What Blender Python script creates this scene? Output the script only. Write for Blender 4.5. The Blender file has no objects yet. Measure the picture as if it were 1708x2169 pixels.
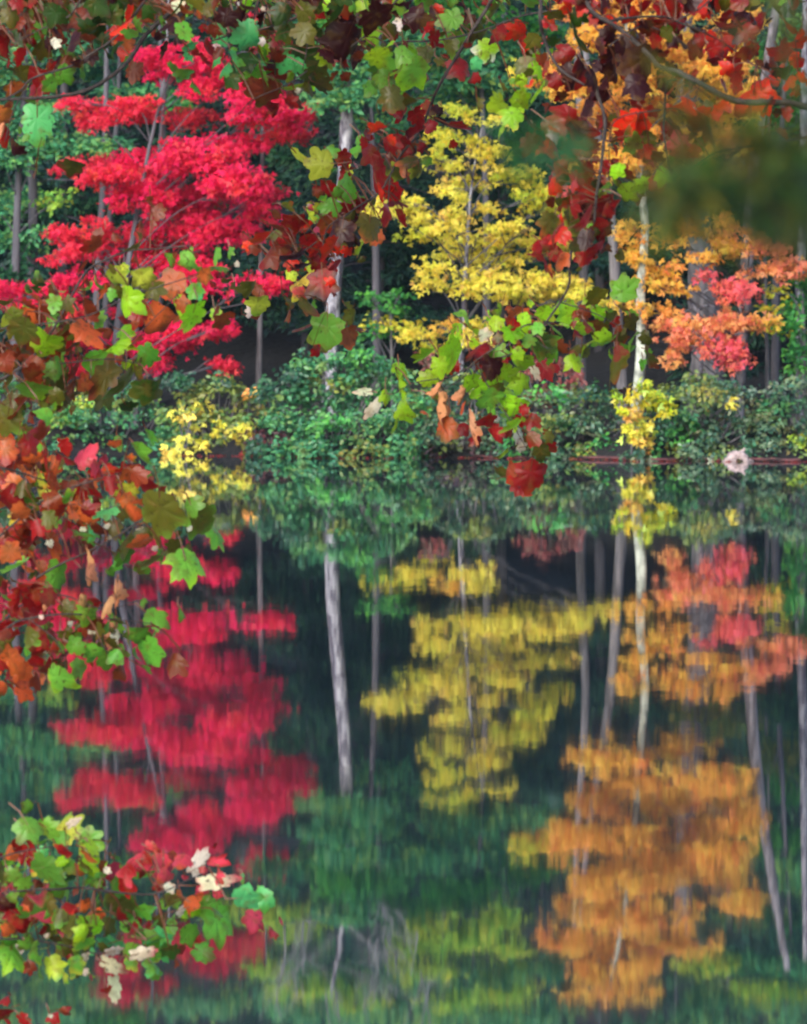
import bpy, math
import numpy as np
from math import radians, sin, cos, pi

rng = np.random.default_rng(7)
sc = bpy.context.scene
COL = sc.collection

# ------------------------------------------------------------------ camera, sky, sun, exposure
H = 2.5                      # eye height over the water
Y0 = 110.0                   # distance of the far shore
PPM = 131.0                  # picture units (1708 wide) per metre at the far shore
HZ = 637.5                   # picture row of the eye level
cam = bpy.data.cameras.new('camera'); camo = bpy.data.objects.new('camera', cam); COL.objects.link(camo)
camo.location = (0, 0, H); camo.rotation_euler = (radians(90), 0, 0)
cam.sensor_fit = 'VERTICAL'; cam.sensor_height = 36.0; cam.sensor_width = 36.0
cam.lens = 36.0 * Y0 * PPM / 2168.5
cam.shift_y = -(1084.25 - HZ) / 2168.5
cam.clip_start = 0.1; cam.clip_end = 3000
cam.dof.use_dof = True; cam.dof.focus_distance = 34.0
cam.dof.aperture_fstop = (cam.lens / 1000.0) / 0.019
sc.camera = camo

SUN_EL, SUN_AZ = 28.0, 205.0      # sun high behind the camera, a little to the left (azimuth from +Y, clockwise)
world = bpy.data.worlds.new('World'); sc.world = world; world.use_nodes = True
wn = world.node_tree; bg = wn.nodes['Background']
sky = wn.nodes.new('ShaderNodeTexSky'); sky.sky_type = 'NISHITA'; sky.sun_disc = False
sky.sun_elevation = radians(SUN_EL); sky.sun_rotation = radians(SUN_AZ)
sky.air_density = 1.0; sky.dust_density = 2.0; sky.ozone_density = 1.0
wn.links.new(sky.outputs['Color'], bg.inputs['Color']); bg.inputs['Strength'].default_value = 0.12
sl = bpy.data.lights.new('sun', 'SUN'); slo = bpy.data.objects.new('sun', sl); COL.objects.link(slo)
sl.energy = 1.4; sl.angle = radians(40); sl.color = (1.0, 0.97, 0.93)
_sd = (sin(radians(SUN_AZ)) * cos(radians(SUN_EL)), cos(radians(SUN_AZ)) * cos(radians(SUN_EL)), sin(radians(SUN_EL)))
import mathutils
slo.rotation_euler = mathutils.Vector(_sd).to_track_quat('Z', 'Y').to_euler()
slo.location = (0, 0, 60)
sc.view_settings.view_transform = 'Standard'; sc.view_settings.look = 'None'
sc.view_settings.exposure = 1.48; sc.view_settings.gamma = 1.0
sc.cycles.use_denoising = True
sc.cycles.max_bounces = 8; sc.cycles.diffuse_bounces = 3; sc.cycles.glossy_bounces = 3
sc.cycles.transmission_bounces = 4; sc.cycles.transparent_max_bounces = 6
sc.cycles.caustics_reflective = False; sc.cycles.caustics_refractive = False

# ------------------------------------------------------------------ helpers
def P(u, v, y):
    """the point at distance y that lies in line with picture position (u, v)"""
    k = y / (Y0 * PPM)
    return np.array([(u - 854.0) * k, y, H + (HZ - v) * k])

def shore_y(x):
    x = np.asarray(x, float)
    return 109.0 - 0.42 * np.clip(x, -16, 16) + 0.45 * np.sin(x * 1.1) + 0.28 * np.sin(x * 2.7 + 1) + 0.15 * np.sin(x * 6.1)

def shore_u(u):
    return float(shore_y((u - 854.0) / PPM))

_bx = np.array([-200, -1.0, -0.15, 0.0, 0.25, 1.0, 3.0, 10.0, 30.0, 80.0, 160.0, 500.0])
_bz = np.array([-1.3, -0.5, -0.12, 0.02, 0.22, 0.34, 0.5, 1.5, 6.0, 26.0, 50.0, 80.0])
def ground_z(x, y):
    x = np.asarray(x, float); y = np.asarray(y, float)
    far = np.interp(y - shore_y(x), _bx, _bz)
    near = np.interp(y, [-600, -20, 3.5, 6.0, 8.0], [6.0, 1.2, 0.85, 0.2, -1.3])
    z = np.maximum(far, near)
    return z + np.where(z > 0.3, 0.06 * np.sin(x * 2.1 + y) + 0.05 * np.sin(x * 0.7 - y * 1.3), 0.0)

def srgb(r, g, b):
    c = np.array([r, g, b], float) / 255.0
    return np.where(c <= 0.04045, c / 12.92, ((c + 0.055) / 1.055) ** 2.4)

def new_mat(name):
    m = bpy.data.materials.new(name); m.use_nodes = True
    nt = m.node_tree; nt.nodes.clear()
    out = nt.nodes.new('ShaderNodeOutputMaterial')
    return m, nt, out

def leaf_mat(name, rough, spec, transl, boost=1.0, noise_scale=25.0):
    m, nt, out = new_mat(name); N, L = nt.nodes.new, nt.links.new
    at = N('ShaderNodeAttribute'); at.attribute_name = 'col'
    tc = N('ShaderNodeTexCoord'); nz = N('ShaderNodeTexNoise'); nz.inputs['Scale'].default_value = noise_scale
    nz.inputs['Detail'].default_value = 3; L(tc.outputs['Object'], nz.inputs['Vector'])
    mr = N('ShaderNodeMapRange'); mr.inputs['From Min'].default_value = 0.3; mr.inputs['From Max'].default_value = 0.7
    mr.inputs['To Min'].default_value = 0.78; mr.inputs['To Max'].default_value = 1.15
    L(nz.outputs['Fac'], mr.inputs['Value'])
    mul = N('ShaderNodeVectorMath'); mul.operation = 'SCALE'
    L(at.outputs['Color'], mul.inputs[0]); L(mr.outputs['Result'], mul.inputs['Scale'])
    pb = N('ShaderNodeBsdfPrincipled'); pb.inputs['Roughness'].default_value = rough
    pb.inputs['Specular IOR Level'].default_value = spec
    L(mul.outputs['Vector'], pb.inputs['Base Color'])
    tb = N('ShaderNodeBsdfTranslucent'); L(mul.outputs['Vector'], tb.inputs['Color'])
    mx = N('ShaderNodeMixShader'); mx.inputs['Fac'].default_value = transl
    L(pb.outputs[0], mx.inputs[1]); L(tb.outputs[0], mx.inputs[2]); L(mx.outputs[0], out.inputs['Surface'])
    return m

def autumn_mat(name, rough, spec, transl):
    m, nt, out = new_mat(name); N, L = nt.nodes.new, nt.links.new
    at = N('ShaderNodeAttribute'); at.attribute_name = 'col'
    tc = N('ShaderNodeTexCoord')
    nz = N('ShaderNodeTexNoise'); nz.inputs['Scale'].default_value = 26; nz.inputs['Detail'].default_value = 5; L(tc.outputs['Object'], nz.inputs['Vector'])
    n2 = N('ShaderNodeTexNoise'); n2.inputs['Scale'].default_value = 75; n2.inputs['Detail'].default_value = 3; L(tc.outputs['Object'], n2.inputs['Vector'])
    f = N('ShaderNodeMapRange'); f.inputs['From Min'].default_value = .52; f.inputs['From Max'].default_value = .66; f.inputs['To Max'].default_value = .42; L(nz.outputs['Fac'], f.inputs['Value'])
    mx = N('ShaderNodeMix'); mx.data_type = 'RGBA'; L(f.outputs[0], mx.inputs[0]); L(at.outputs['Color'], mx.inputs[6]); mx.inputs[7].default_value = (.20, .105, .016, 1)
    g = N('ShaderNodeMapRange'); g.inputs['From Min'].default_value = .60; g.inputs['From Max'].default_value = .72; g.inputs['To Max'].default_value = .8; L(n2.outputs['Fac'], g.inputs['Value'])
    m2 = N('ShaderNodeMix'); m2.data_type = 'RGBA'; L(g.outputs[0], m2.inputs[0]); L(mx.outputs[2], m2.inputs[6]); m2.inputs[7].default_value = (.05, .022, .010, 1)
    pb = N('ShaderNodeBsdfPrincipled'); pb.inputs['Roughness'].default_value = rough; pb.inputs['Specular IOR Level'].default_value = spec
    L(m2.outputs[2], pb.inputs['Base Color'])
    bp = N('ShaderNodeBump'); bp.inputs['Strength'].default_value = .5; bp.inputs['Distance'].default_value = .006; L(nz.outputs['Fac'], bp.inputs['Height']); L(bp.outputs[0], pb.inputs['Normal'])
    tb = N('ShaderNodeBsdfTranslucent'); L(m2.outputs[2], tb.inputs['Color'])
    mm = N('ShaderNodeMixShader'); mm.inputs['Fac'].default_value = transl
    L(pb.outputs[0], mm.inputs[1]); L(tb.outputs[0], mm.inputs[2]); L(mm.outputs[0], out.inputs['Surface'])
    return m

def bark_mat(name, dark, light, sx=9.0, sz=1.5, lo=0.42, hi=0.6, third=None):
    m, nt, out = new_mat(name); N, L = nt.nodes.new, nt.links.new
    tc = N('ShaderNodeTexCoord'); mp = N('ShaderNodeMapping'); mp.inputs['Scale'].default_value = (sx, sx, sz)
    L(tc.outputs['Object'], mp.inputs['Vector'])
    nz = N('ShaderNodeTexNoise'); nz.inputs['Scale'].default_value = 1.0; nz.inputs['Detail'].default_value = 6
    nz.inputs['Roughness'].default_value = 0.65; L(mp.outputs[0], nz.inputs['Vector'])
    cr = N('ShaderNodeValToRGB'); e = cr.color_ramp.elements
    e[0].position = lo; e[0].color = (*dark, 1); e[1].position = hi; e[1].color = (*light, 1)
    if third is not None:
        q = cr.color_ramp.elements.new(min(hi + 0.12, 0.95)); q.color = (*third, 1)
    L(nz.outputs['Fac'], cr.inputs['Fac'])
    pb = N('ShaderNodeBsdfPrincipled'); pb.inputs['Roughness'].default_value = 0.85
    L(cr.outputs['Color'], pb.inputs['Base Color'])
    bp = N('ShaderNodeBump'); bp.inputs['Strength'].default_value = 0.5; bp.inputs['Distance'].default_value = 0.02
    L(nz.outputs['Fac'], bp.inputs['Height']); L(bp.outputs['Normal'], pb.inputs['Normal'])
    L(pb.outputs[0], out.inputs['Surface'])
    return m

def empty(name, loc, label, cat, group=None):
    o = bpy.data.objects.new(name, None); COL.objects.link(o); o.location = loc
    o.empty_display_size = 0.2
    o['label'] = label; o['category'] = cat
    if group: o['group'] = group
    return o

def mesh_np(name, V, faces_flat, counts, mat, parent=None, colors=None, smooth=False):
    """one mesh object from numpy arrays; vertices are in world space"""
    V = np.asarray(V, np.float32)
    if parent is not None:
        V = V - np.array(parent.location, np.float32)
    me = bpy.data.meshes.new(name)
    me.vertices.add(len(V)); me.vertices.foreach_set('co', V.ravel())
    me.loops.add(len(faces_flat)); me.loops.foreach_set('vertex_index', np.asarray(faces_flat, np.int32))
    counts = np.asarray(counts, np.int32)
    starts = np.concatenate([[0], np.cumsum(counts)[:-1]]).astype(np.int32)
    me.polygons.add(len(counts)); me.polygons.foreach_set('loop_start', starts)
    me.polygons.foreach_set('loop_total', counts)
    if smooth:
        me.polygons.foreach_set('use_smooth', np.ones(len(counts), bool))
    if colors is not None:
        a = me.color_attributes.new('col', 'FLOAT_COLOR', 'POINT')
        c4 = np.ones((len(V), 4), np.float32); c4[:, :3] = colors
        a.data.foreach_set('color', c4.ravel())
    me.update(); me.validate()
    if mat: me.materials.append(mat)
    o = bpy.data.objects.new(name, me); COL.objects.link(o)
    if parent is not None: o.parent = parent
    return o

def tag(o, label=None, cat=None, group=None, kind=None):
    if label: o['label'] = label
    if cat: o['category'] = cat
    if group: o['group'] = group
    if kind: o['kind'] = kind
    return o

class Tubes:
    """collects tapered, slightly irregular tubes into one mesh"""
    def __init__(self): self.V = []; self.F = []; self.n = 0
    def add(self, pts, rad, sides=7, wob=0.08, sub=3):
        pts = np.asarray(pts, float); rad = np.asarray(rad, float) * np.ones(len(pts))
        if sub > 1 and len(pts) > 2:      # Catmull-Rom
            P0 = np.vstack([2 * pts[0] - pts[1], pts, 2 * pts[-1] - pts[-2]])
            out = []; ro = []
            for i in range(len(pts) - 1):
                a, b, c, d = P0[i:i + 4]
                for t in np.linspace(0, 1, sub, endpoint=False):
                    out.append(0.5 * (2 * b + (c - a) * t + (2 * a - 5 * b + 4 * c - d) * t * t + (3 * b - a - 3 * c + d) * t ** 3))
                    ro.append(rad[i] * (1 - t) + rad[i + 1] * t)
            out.append(pts[-1]); ro.append(rad[-1]); pts = np.array(out); rad = np.array(ro)
        n = len(pts)
        T = np.gradient(pts, axis=0); T /= np.linalg.norm(T, axis=1)[:, None] + 1e-9
        up = np.array([0.13, 0.97, 0.2]); 
        A = np.cross(T, up); A /= np.linalg.norm(A, axis=1)[:, None] + 1e-9
        B = np.cross(T, A)
        ang = np.linspace(0, 2 * pi, sides, endpoint=False)
        r = rad[:, None] * (1 + wob * rng.standard_normal((n, sides)))
        R = pts[:, None, :] + r[:, :, None] * (np.cos(ang)[None, :, None] * A[:, None, :] + np.sin(ang)[None, :, None] * B[:, None, :])
        base = self.n
        self.V.append(R.reshape(-1, 3)); self.n += n * sides
        for i in range(n - 1):
            for j in range(sides):
                k = (j + 1) % sides
                self.F.append((base + i * sides + j, base + i * sides + k, base + (i + 1) * sides + k, base + (i + 1) * sides + j))
        self.F.append(tuple(base + j for j in range(sides - 1, -1, -1)))
        self.F.append(tuple(base + (n - 1) * sides + j for j in range(sides)))
        return pts
    def build(self, name, mat, parent=None):
        flat = [i for f in self.F for i in f]
        return mesh_np(name, np.vstack(self.V), flat, [len(f) for f in self.F], mat, parent, smooth=True)

# leaf templates: x runs from the stalk to the tip
def tmpl_maple():
    V = []; F = []
    for a, l in ((-62, 0.78), (0, 1.0), (62, 0.78)):
        a0 = radians(a); i = len(V)
        for rr, da, z in ((0.0, 0, 0.0), (0.52 * l, -24, 0.05), (l, 0, -0.12), (0.52 * l, 24, 0.05)):
            V.append((rr * cos(a0 + radians(da)), rr * sin(a0 + radians(da)), z))
        F.append((i, i + 1, i + 2, i + 3))
    return np.array(V), F
def tmpl_oval(w=0.27):
    return np.array([(0, 0, 0), (0.45, -w, 0.07), (1, 0, -0.1), (0.45, w, 0.07)]), [(0, 1, 2), (0, 2, 3)]
MAPLE, OVAL, NEEDLE = tmpl_maple(), tmpl_oval(), tmpl_oval(0.13)

def unit(a): return a / (np.linalg.norm(a, axis=-1, keepdims=True) + 1e-9)

def leaves(C, D, Nrm, S, cols, tmpl):
    TV, TF = tmpl
    D = unit(D); W = unit(np.cross(Nrm, D)); Nn = np.cross(D, W)
    V = C[:, None, :] + S[:, None, None] * (TV[None, :, 0:1] * D[:, None, :] + TV[None, :, 1:2] * W[:, None, :] + TV[None, :, 2:3] * Nn[:, None, :])
    n, k = len(C), len(TV)
    off = (np.arange(n) * k)[:, None]
    fl = []
    per = np.concatenate([np.array(f) for f in TF])
    flat = (off + per[None, :]).ravel()
    counts = np.tile([len(f) for f in TF], n)
    return V.reshape(-1, 3), flat, counts, np.repeat(cols, k, axis=0)

def pick(pal, n, spread=0.12):
    """n colours from a palette of (r, g, b, weight) given as display values of the leaf itself"""
    w = np.array([p[3] for p in pal], float); w /= w.sum()
    i = rng.choice(len(pal), n, p=w)
    base = np.array([srgb(*p[:3]) for p in pal])[i]
    return np.clip(base * np.exp(spread * rng.standard_normal((n, 1))) * np.exp(0.5 * spread * rng.standard_normal((n, 3))), 0.001, 0.92)

class Crown:
    def __init__(self): self.parts = []
    def pad(self, c, r, n, size, pal, tmpl=MAPLE, flat=0.55, per=14, length=0.32, face=0.55, droop=0.25, spread=0.14):
        """sprays of leaves scattered through an ellipsoid pad"""
        ns = max(2, int(round(n / per)))
        ns2 = int(ns * 1.55)
        q = rng.standard_normal((ns2, 3)); q = unit(q) * (rng.random((ns2, 1)) ** 0.40)
        cc = np.asarray(c) + q * np.asarray(r)
        g = np.sin(cc[:, 0] * 5.1 + cc[:, 2] * 6.3 + 1) + np.sin(cc[:, 0] * 8.3 - cc[:, 1] * 4.7) + np.sin(cc[:, 2] * 13.7 + cc[:, 1] * 6.1) + rng.normal(0, .55, ns2)
        keep = np.argsort(-g)[:ns]; cc = cc[keep]; q = q[keep]
        az = np.arctan2(q[:, 1], q[:, 0]) + rng.normal(0, 0.7, ns)
        sd = np.stack([np.cos(az), np.sin(az), rng.normal(-droop, 0.18, ns)], 1); sd = unit(sd)
        ln = length * (0.6 + 0.8 * rng.random(ns))
        scol = pick(pal, ns, spread)
        t = rng.random((ns, per)) - 0.4
        side = unit(np.cross(sd, [0, 0, 1.0]))
        Cc = cc[:, None, :] + (t * ln[:, None])[:, :, None] * sd[:, None, :] + rng.normal(0, 0.28, (ns, per, 1)) * ln[:, None, None] * side[:, None, :]
        Cc[:, :, 2] += rng.normal(0, 0.045, (ns, per))
        own = pick(pal, ns * per, spread).reshape(ns, per, 3)
        col = 0.62 * scol[:, None, :] + 0.38 * own
        N = ns * per
        D = sd[:, None, :] + 0.75 * rng.standard_normal((ns, per, 3)) * np.array([1, 1, 0.5]); D[:, :, 2] -= 0.25
        Nr = rng.standard_normal((ns, per, 3)) * 0.55 + np.array([0, -face, flat])
        S = size * (0.7 + 0.6 * rng.random(N))
        self.parts.append(leaves(Cc.reshape(-1, 3), D.reshape(-1, 3), Nr.reshape(-1, 3), S, col.reshape(-1, 3), tmpl))
    def build(self, name, mat, parent=None):
        V = []; Fl = []; Cn = []; Cl = []; n = 0
        for v, f, c, k in self.parts:
            V.append(v); Fl.append(f + n); Cn.append(c); Cl.append(k); n += len(v)
        return mesh_np(name, np.vstack(V), np.concatenate(Fl), np.concatenate(Cn), mat, parent, colors=np.vstack(Cl))

# ------------------------------------------------------------------ materials
M_FAR = leaf_mat('broad_leaf', 0.55, 0.30, 0.52)
M_NEEDLE = leaf_mat('evergreen_needles', 0.6, 0.3, 0.12)
M_PINE = leaf_mat('pine_needles', 0.5, 0.4, 0.38)
M_BUSH = leaf_mat('shrub_leaf', 0.42, 0.55, 0.22)
M_NEAR = autumn_mat('autumn_leaf', 0.40, 0.45, 0.52)
M_DRY = autumn_mat('withered_leaf', 0.75, 0.2, 0.2)
B_PALE = bark_mat('pale_bark', (0.05, 0.045, 0.07), (0.25, 0.25, 0.30), 10, 3.2, 0.43, 0.55, (0.42, 0.43, 0.47))
B_WHITE = bark_mat('white_bark', (0.09, 0.10, 0.09), (0.36, 0.39, 0.34), 7, 4.0, 0.38, 0.54, (0.56, 0.60, 0.52))
B_GREY = bark_mat('grey_bark', (0.05, 0.05, 0.06), (0.17, 0.165, 0.19), 10, 1.2, 0.36, 0.62)
B_MID = bark_mat('weathered_bark', (0.08, 0.075, 0.09), (0.27, 0.26, 0.30), 10, 2.4, 0.40, 0.60)
B_DIM = bark_mat('dim_bark', (0.045, 0.045, 0.06), (0.10, 0.10, 0.125), 8, 1.0, 0.35, 0.65)
B_TWIG = bark_mat('twig_bark', (0.018, 0.013, 0.014), (0.06, 0.045, 0.04), 40, 40, 0.4, 0.65)
B_LOG = bark_mat('log_bark', (0.018, 0.010, 0.012), (0.13, 0.045, 0.05), 4, 12, 0.36, 0.6)
B_DRIFT = bark_mat('driftwood', (0.10, 0.075, 0.085), (0.42, 0.34, 0.35), 9, 9, 0.34, 0.58)

# ------------------------------------------------------------------ setting: ground, water
def axis(a): return np.unique(np.concatenate(a))
gx = axis([np.linspace(-500, -40, 24), np.linspace(-40, 40, 161), np.linspace(40, 500, 24)])
gy = axis([np.linspace(-300, -10, 16), np.linspace(-10, 12, 45), np.linspace(12, 98, 30), np.linspace(98, 125, 136), np.linspace(125, 190, 40), np.linspace(190, 600, 24)])
GX, GY = np.meshgrid(gx, gy, indexing='ij')
GV = np.stack([GX, GY, ground_z(GX, GY)], -1).reshape(-1, 3)
ny = len(gy); ii, jj = np.meshgrid(np.arange(len(gx) - 1), np.arange(ny - 1), indexing='ij'); a = (ii * ny + jj).ravel()
gf = np.stack([a, a + ny, a + ny + 1, a + 1], 1)
m, nt, out = new_mat('forest_floor'); N, L = nt.nodes.new, nt.links.new
tc = N('ShaderNodeTexCoord'); nz = N('ShaderNodeTexNoise'); nz.inputs['Scale'].default_value = 7.0; nz.inputs['Detail'].default_value = 8
L(tc.outputs['Object'], nz.inputs['Vector'])
cr = N('ShaderNodeValToRGB'); e = cr.color_ramp.elements
e[0].position = 0.35; e[0].color = (0.002, 0.003, 0.005, 1); e[1].position = 0.72; e[1].color = (0.009, 0.009, 0.012, 1)
L(nz.outputs['Fac'], cr.inputs['Fac'])
pb = N('ShaderNodeBsdfPrincipled'); pb.inputs['Roughness'].default_value = 0.95; L(cr.outputs[0], pb.inputs['Base Color'])
bp = N('ShaderNodeBump'); bp.inputs['Distance'].default_value = 0.08; L(nz.outputs['Fac'], bp.inputs['Height']); L(bp.outputs[0], pb.inputs['Normal'])
L(pb.outputs[0], out.inputs['Surface'])
tag(mesh_np('ground', GV, gf.ravel(), np.full(len(gf), 4), m, smooth=True), 'dark leaf littered forest floor and pond bed', kind='structure')

m, nt, out = new_mat('pond_water'); N, L = nt.nodes.new, nt.links.new
tc = N('ShaderNodeTexCoord')
def ripple(scale, amp, seed):
    mp = N('ShaderNodeMapping'); mp.inputs['Scale'].default_value = scale; mp.inputs['Location'].default_value = (seed, seed * 2, 0)
    L(tc.outputs['Object'], mp.inputs['Vector'])
    z = N('ShaderNodeTexNoise'); z.inputs['Scale'].default_value = 1.0; z.inputs['Detail'].default_value = 2.0
    L(mp.outputs[0], z.inputs['Vector'])
    s = N('ShaderNodeVectorMath'); s.operation = 'SUBTRACT'; L(z.outputs['Color'], s.inputs[0]); s.inputs[1].default_value = (0.5, 0.5, 0.5)
    q = N('ShaderNodeVectorMath'); q.operation = 'MULTIPLY'; L(s.outputs[0], q.inputs[0]); q.inputs[1].default_value = (amp * 0.6, amp, 0)
    return q.outputs[0]
r1 = ripple((7.0, 1.6, 1), 0.0016, 3.7); r2 = ripple((0.7, 0.28, 1), 0.0026, 11.3)
ad = N('ShaderNodeVectorMath'); L(r1, ad.inputs[0]); L(r2, ad.inputs[1])
ad2 = N('ShaderNodeVectorMath'); L(ad.outputs[0], ad2.inputs[0]); ad2.inputs[1].default_value = (0, 0, 1)
nn = N('ShaderNodeVectorMath'); nn.operation = 'NORMALIZE'; L(ad2.outputs[0], nn.inputs[0])
pb = N('ShaderNodeBsdfPrincipled'); pb.inputs['Base Color'].default_value = (0.012, 0.022, 0.032, 1)
pb.inputs['Roughness'].default_value = 0.021; pb.inputs['IOR'].default_value = 3.0
L(nn.outputs[0], pb.inputs['Normal']); L(pb.outputs[0], out.inputs['Surface'])
wv = np.array([(-400, 4, 0), (400, 4, 0), (400, 122, 0), (-400, 122, 0)], float)
tag(mesh_np('pond_water', wv, [0, 1, 2, 3], [4], m), 'still dark pond mirroring the autumn trees', kind='structure')

# ------------------------------------------------------------------ palettes (leaf colours)
CRIMSON = [(246, 36, 106, 5), (248, 48, 86, 3), (234, 28, 82, 2), (246, 90, 86, .6)]
SCARLET = [(246, 60, 84, 4), (236, 40, 84, 3), (240, 104, 72, .7)]
YELLOW = [(252, 234, 92, 5), (248, 218, 82, 3), (224, 228, 88, 2), (252, 206, 110, 1.2)]
LIME_Y = [(222, 218, 70, 3), (184, 204, 70, 2), (246, 214, 70, 2)]
ORANGE = [(255, 196, 82, 5), (255, 178, 84, 4), (255, 214, 90, 2), (255, 150, 84, 1.5)]
CORAL = [(254, 166, 112, 4), (252, 136, 120, 3), (254, 188, 106, 2)]
PINK = [(250, 112, 120, 5), (250, 144, 100, 2), (244, 90, 122, 2)]
TEAL = [(84, 162, 116, 5), (66, 136, 102, 3), (112, 178, 104, 2), (156, 190, 96, 1.2)]
MINT = [(110, 182, 126, 4), (90, 158, 116, 3), (170, 206, 110, 2), (70, 130, 100, 2)]
GREEN = [(72, 154, 74, 4), (100, 176, 70, 2), (56, 128, 76, 3)]
YGREEN = [(176, 210, 78, 4), (206, 212, 78, 2), (120, 190, 88, 2)]
DARKG = [(44, 92, 68, 4), (58, 112, 68, 3), (38, 78, 66, 3)]
HEMLOCK = [(34, 72, 62, 4), (44, 88, 62, 3), (28, 58, 60, 3), (60, 100, 60, 1)]
BUSH = [(66, 138, 92, 5), (52, 114, 82, 4), (96, 156, 84, 2), (84, 134, 64, 1.5), (130, 150, 70, .6)]
BUSHD = [(58, 104, 80, 5), (48, 90, 74, 4), (104, 132, 96, 1.5), (84, 112, 62, 2), (120, 112, 60, 1), (150, 164, 144, .5)]
OLIVE = [(116, 134, 60, 4), (84, 122, 66, 3), (152, 142, 60, 1)]
ROSE = [(150, 76, 76, 4), (134, 64, 68, 3), (100, 84, 72, 3)]

def U(r): return r / PPM

def tree(name, label, cat, group, trunk, bark, pads, leaf_m, dist=2.0, size=0.092, dens=900, tm=MAPLE, limbs=True, flat=0.45, face=0.55):
    """trunk: list of (u, v, width); the first lies near the ground. pads: (u, v, ru, rv, palette[, depth[, density factor]])"""
    y0 = shore_u(trunk[0][0]) + dist
    pts = [P(u, v, y0) for u, v, w in trunk]
    gz = float(ground_z(pts[0][0], y0))
    base = np.array([pts[0][0], y0, gz - 0.1])
    pts = [base] + pts[(1 if pts[0][2] < gz + 0.25 else 0):]
    rad = [trunk[0][2] * 0.62 / PPM] + [w * 0.5 / PPM for u, v, w in trunk[-(len(pts) - 1):]]
    root = empty(name, tuple(base), label, cat, group)
    tb = Tubes(); line = tb.add(pts, rad, 9, 0.05, 4)
    lb = Tubes(); cr = Crown()
    for p in pads:
        u, v, ru, rv, pal = p[:5]; dep = p[5] if len(p) > 5 else rng.normal(0, 0.7); df = p[6] if len(p) > 6 else 1.0
        c = P(u, v, y0 + dep); area = pi * U(ru) * U(rv)
        n = int(dens * df * area * 1.3) + 8
        cr.pad(c, (U(ru) * 0.90, max(0.25, U(ru) * 0.5), U(rv) * 0.74), n, size, pal, tm, flat, per=11, face=face)
        for _ in range(3):          # ragged outliers round the rim
            sa = rng.uniform(0, 2 * pi); q = rng.uniform(.7, 1.15)
            cs = c + np.array([U(ru) * q * cos(sa), rng.normal(0, .25), U(rv) * q * sin(sa) - U(ru) * .10 * abs(cos(sa))])
            cr.pad(cs, (U(ru) * .22, .15, U(rv) * .16), int(n * .05) + 4, size, pal, tm, flat, per=5, length=.22, face=face)
        if limbs:
            want = c[2] - 0.35 - 0.45 * math.hypot(c[0] - line[0][0], 0.5)
            k = int(np.argmin(np.abs(line[:, 2] - want))); s = line[k]
            mid = 0.5 * (s + c) + np.array([0, 0, 0.12]) + rng.normal(0, 0.08, 3)
            r0 = min(0.015, 0.5 * trunk[-1][2] / PPM + 0.008)
            lb.add([s, mid, c], [r0, r0 * .6, 0.005], 5, 0.05, 4)
            for _ in range(3):
                q = c + rng.normal(0, 1, 3) * np.array([U(ru) * .6, U(ru) * .3, U(rv) * .4])
                lb.add([0.6 * mid + 0.4 * c, 0.5 * (mid + q) * .3 + 0.7 * q, q], [0.010, 0.007, 0.004], 4, 0.05, 2)
    tb.build('trunk', bark, root)
    if pads: cr.build('crown', leaf_m, root)
    if lb.n: lb.build('limbs', B_DIM, root)
    return root

# ------------------------------------------------------------------ the coloured trees at the water's edge
tree('maple_tree', 'crimson maple in full autumn colour, its layered crown over the left shore', 'tree', 'autumn maples on the far shore',
     [(238, 850, 22), (248, 700, 19), (285, 480, 12), (330, 250, 7), (385, 90, 4)], B_DIM,
     [(380, 118, 110, 40, CRIMSON), (570, 85, 40, 28, SCARLET), (375, 150, 60, 35, CRIMSON), (480, 180, 95, 34, CRIMSON), (250, 232, 105, 34, SCARLET), (150, 215, 22, 14, SCARLET),
      (205, 258, 40, 16, SCARLET), (390, 246, 60, 24, SCARLET), (545, 205, 70, 34, CRIMSON), (565, 245, 90, 36, CRIMSON), (610, 282, 42, 20, SCARLET), (500, 300, 90, 18, CRIMSON), (640, 238, 22, 14, SCARLET),
      (175, 352, 62, 24, SCARLET), (230, 372, 70, 28, SCARLET), (330, 345, 110, 48, CRIMSON), (430, 335, 110, 46, CRIMSON), (500, 390, 92, 40, CRIMSON), (400, 430, 130, 52, CRIMSON),
      (300, 420, 80, 36, CRIMSON), (545, 440, 42, 30, CRIMSON), (570, 408, 34, 12, CRIMSON), (480, 490, 80, 40, CRIMSON), (370, 490, 110, 38, CRIMSON), (185, 498, 90, 34, SCARLET),
      (260, 530, 90, 26, CRIMSON), (150, 535, 56, 18, SCARLET), (410, 560, 62, 26, CRIMSON), (320, 555, 60, 22, CRIMSON), (60, 612, 105, 18, CRIMSON), (170, 592, 70, 16, CRIMSON),
      (30, 632, 60, 14, CRIMSON), (545, 603, 80, 20, CRIMSON), (400, 600, 66, 22, CRIMSON), (110, 655, 100, 18, SCARLET), (280, 655, 60, 16, CRIMSON), (400, 700, 72, 24, CRIMSON), (460, 690, 30, 18, CRIMSON),
      (330, 725, 82, 34, CRIMSON), (330, 775, 20, 18, CRIMSON), (210, 725, 70, 24, CRIMSON), (120, 720, 60, 24, SCARLET), (465, 773, 36, 15, SCARLET), (160, 780, 40, 20, SCARLET)],
     M_FAR, dist=1.6, dens=820)
tree('maple_tree', 'dark red maple behind, its top mirrored beside the cream glare-painted leaves at bottom left', 'tree', 'autumn maples on the far shore',
     [(330, 850, 15), (340, 600, 14), (345, 300, 12), (335, 0, 9), (320, -220, 5)], B_DIM,
     [(430, -120, 120, 32, SCARLET), (330, -95, 70, 26, SCARLET), (520, -105, 60, 22, SCARLET), (270, -205, 80, 38, SCARLET), (480, -160, 70, 22, CRIMSON), (240, -150, 60, 20, SCARLET), (560, 45, 50, 24, SCARLET)],
     M_FAR, dist=4.5, dens=900)
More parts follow.
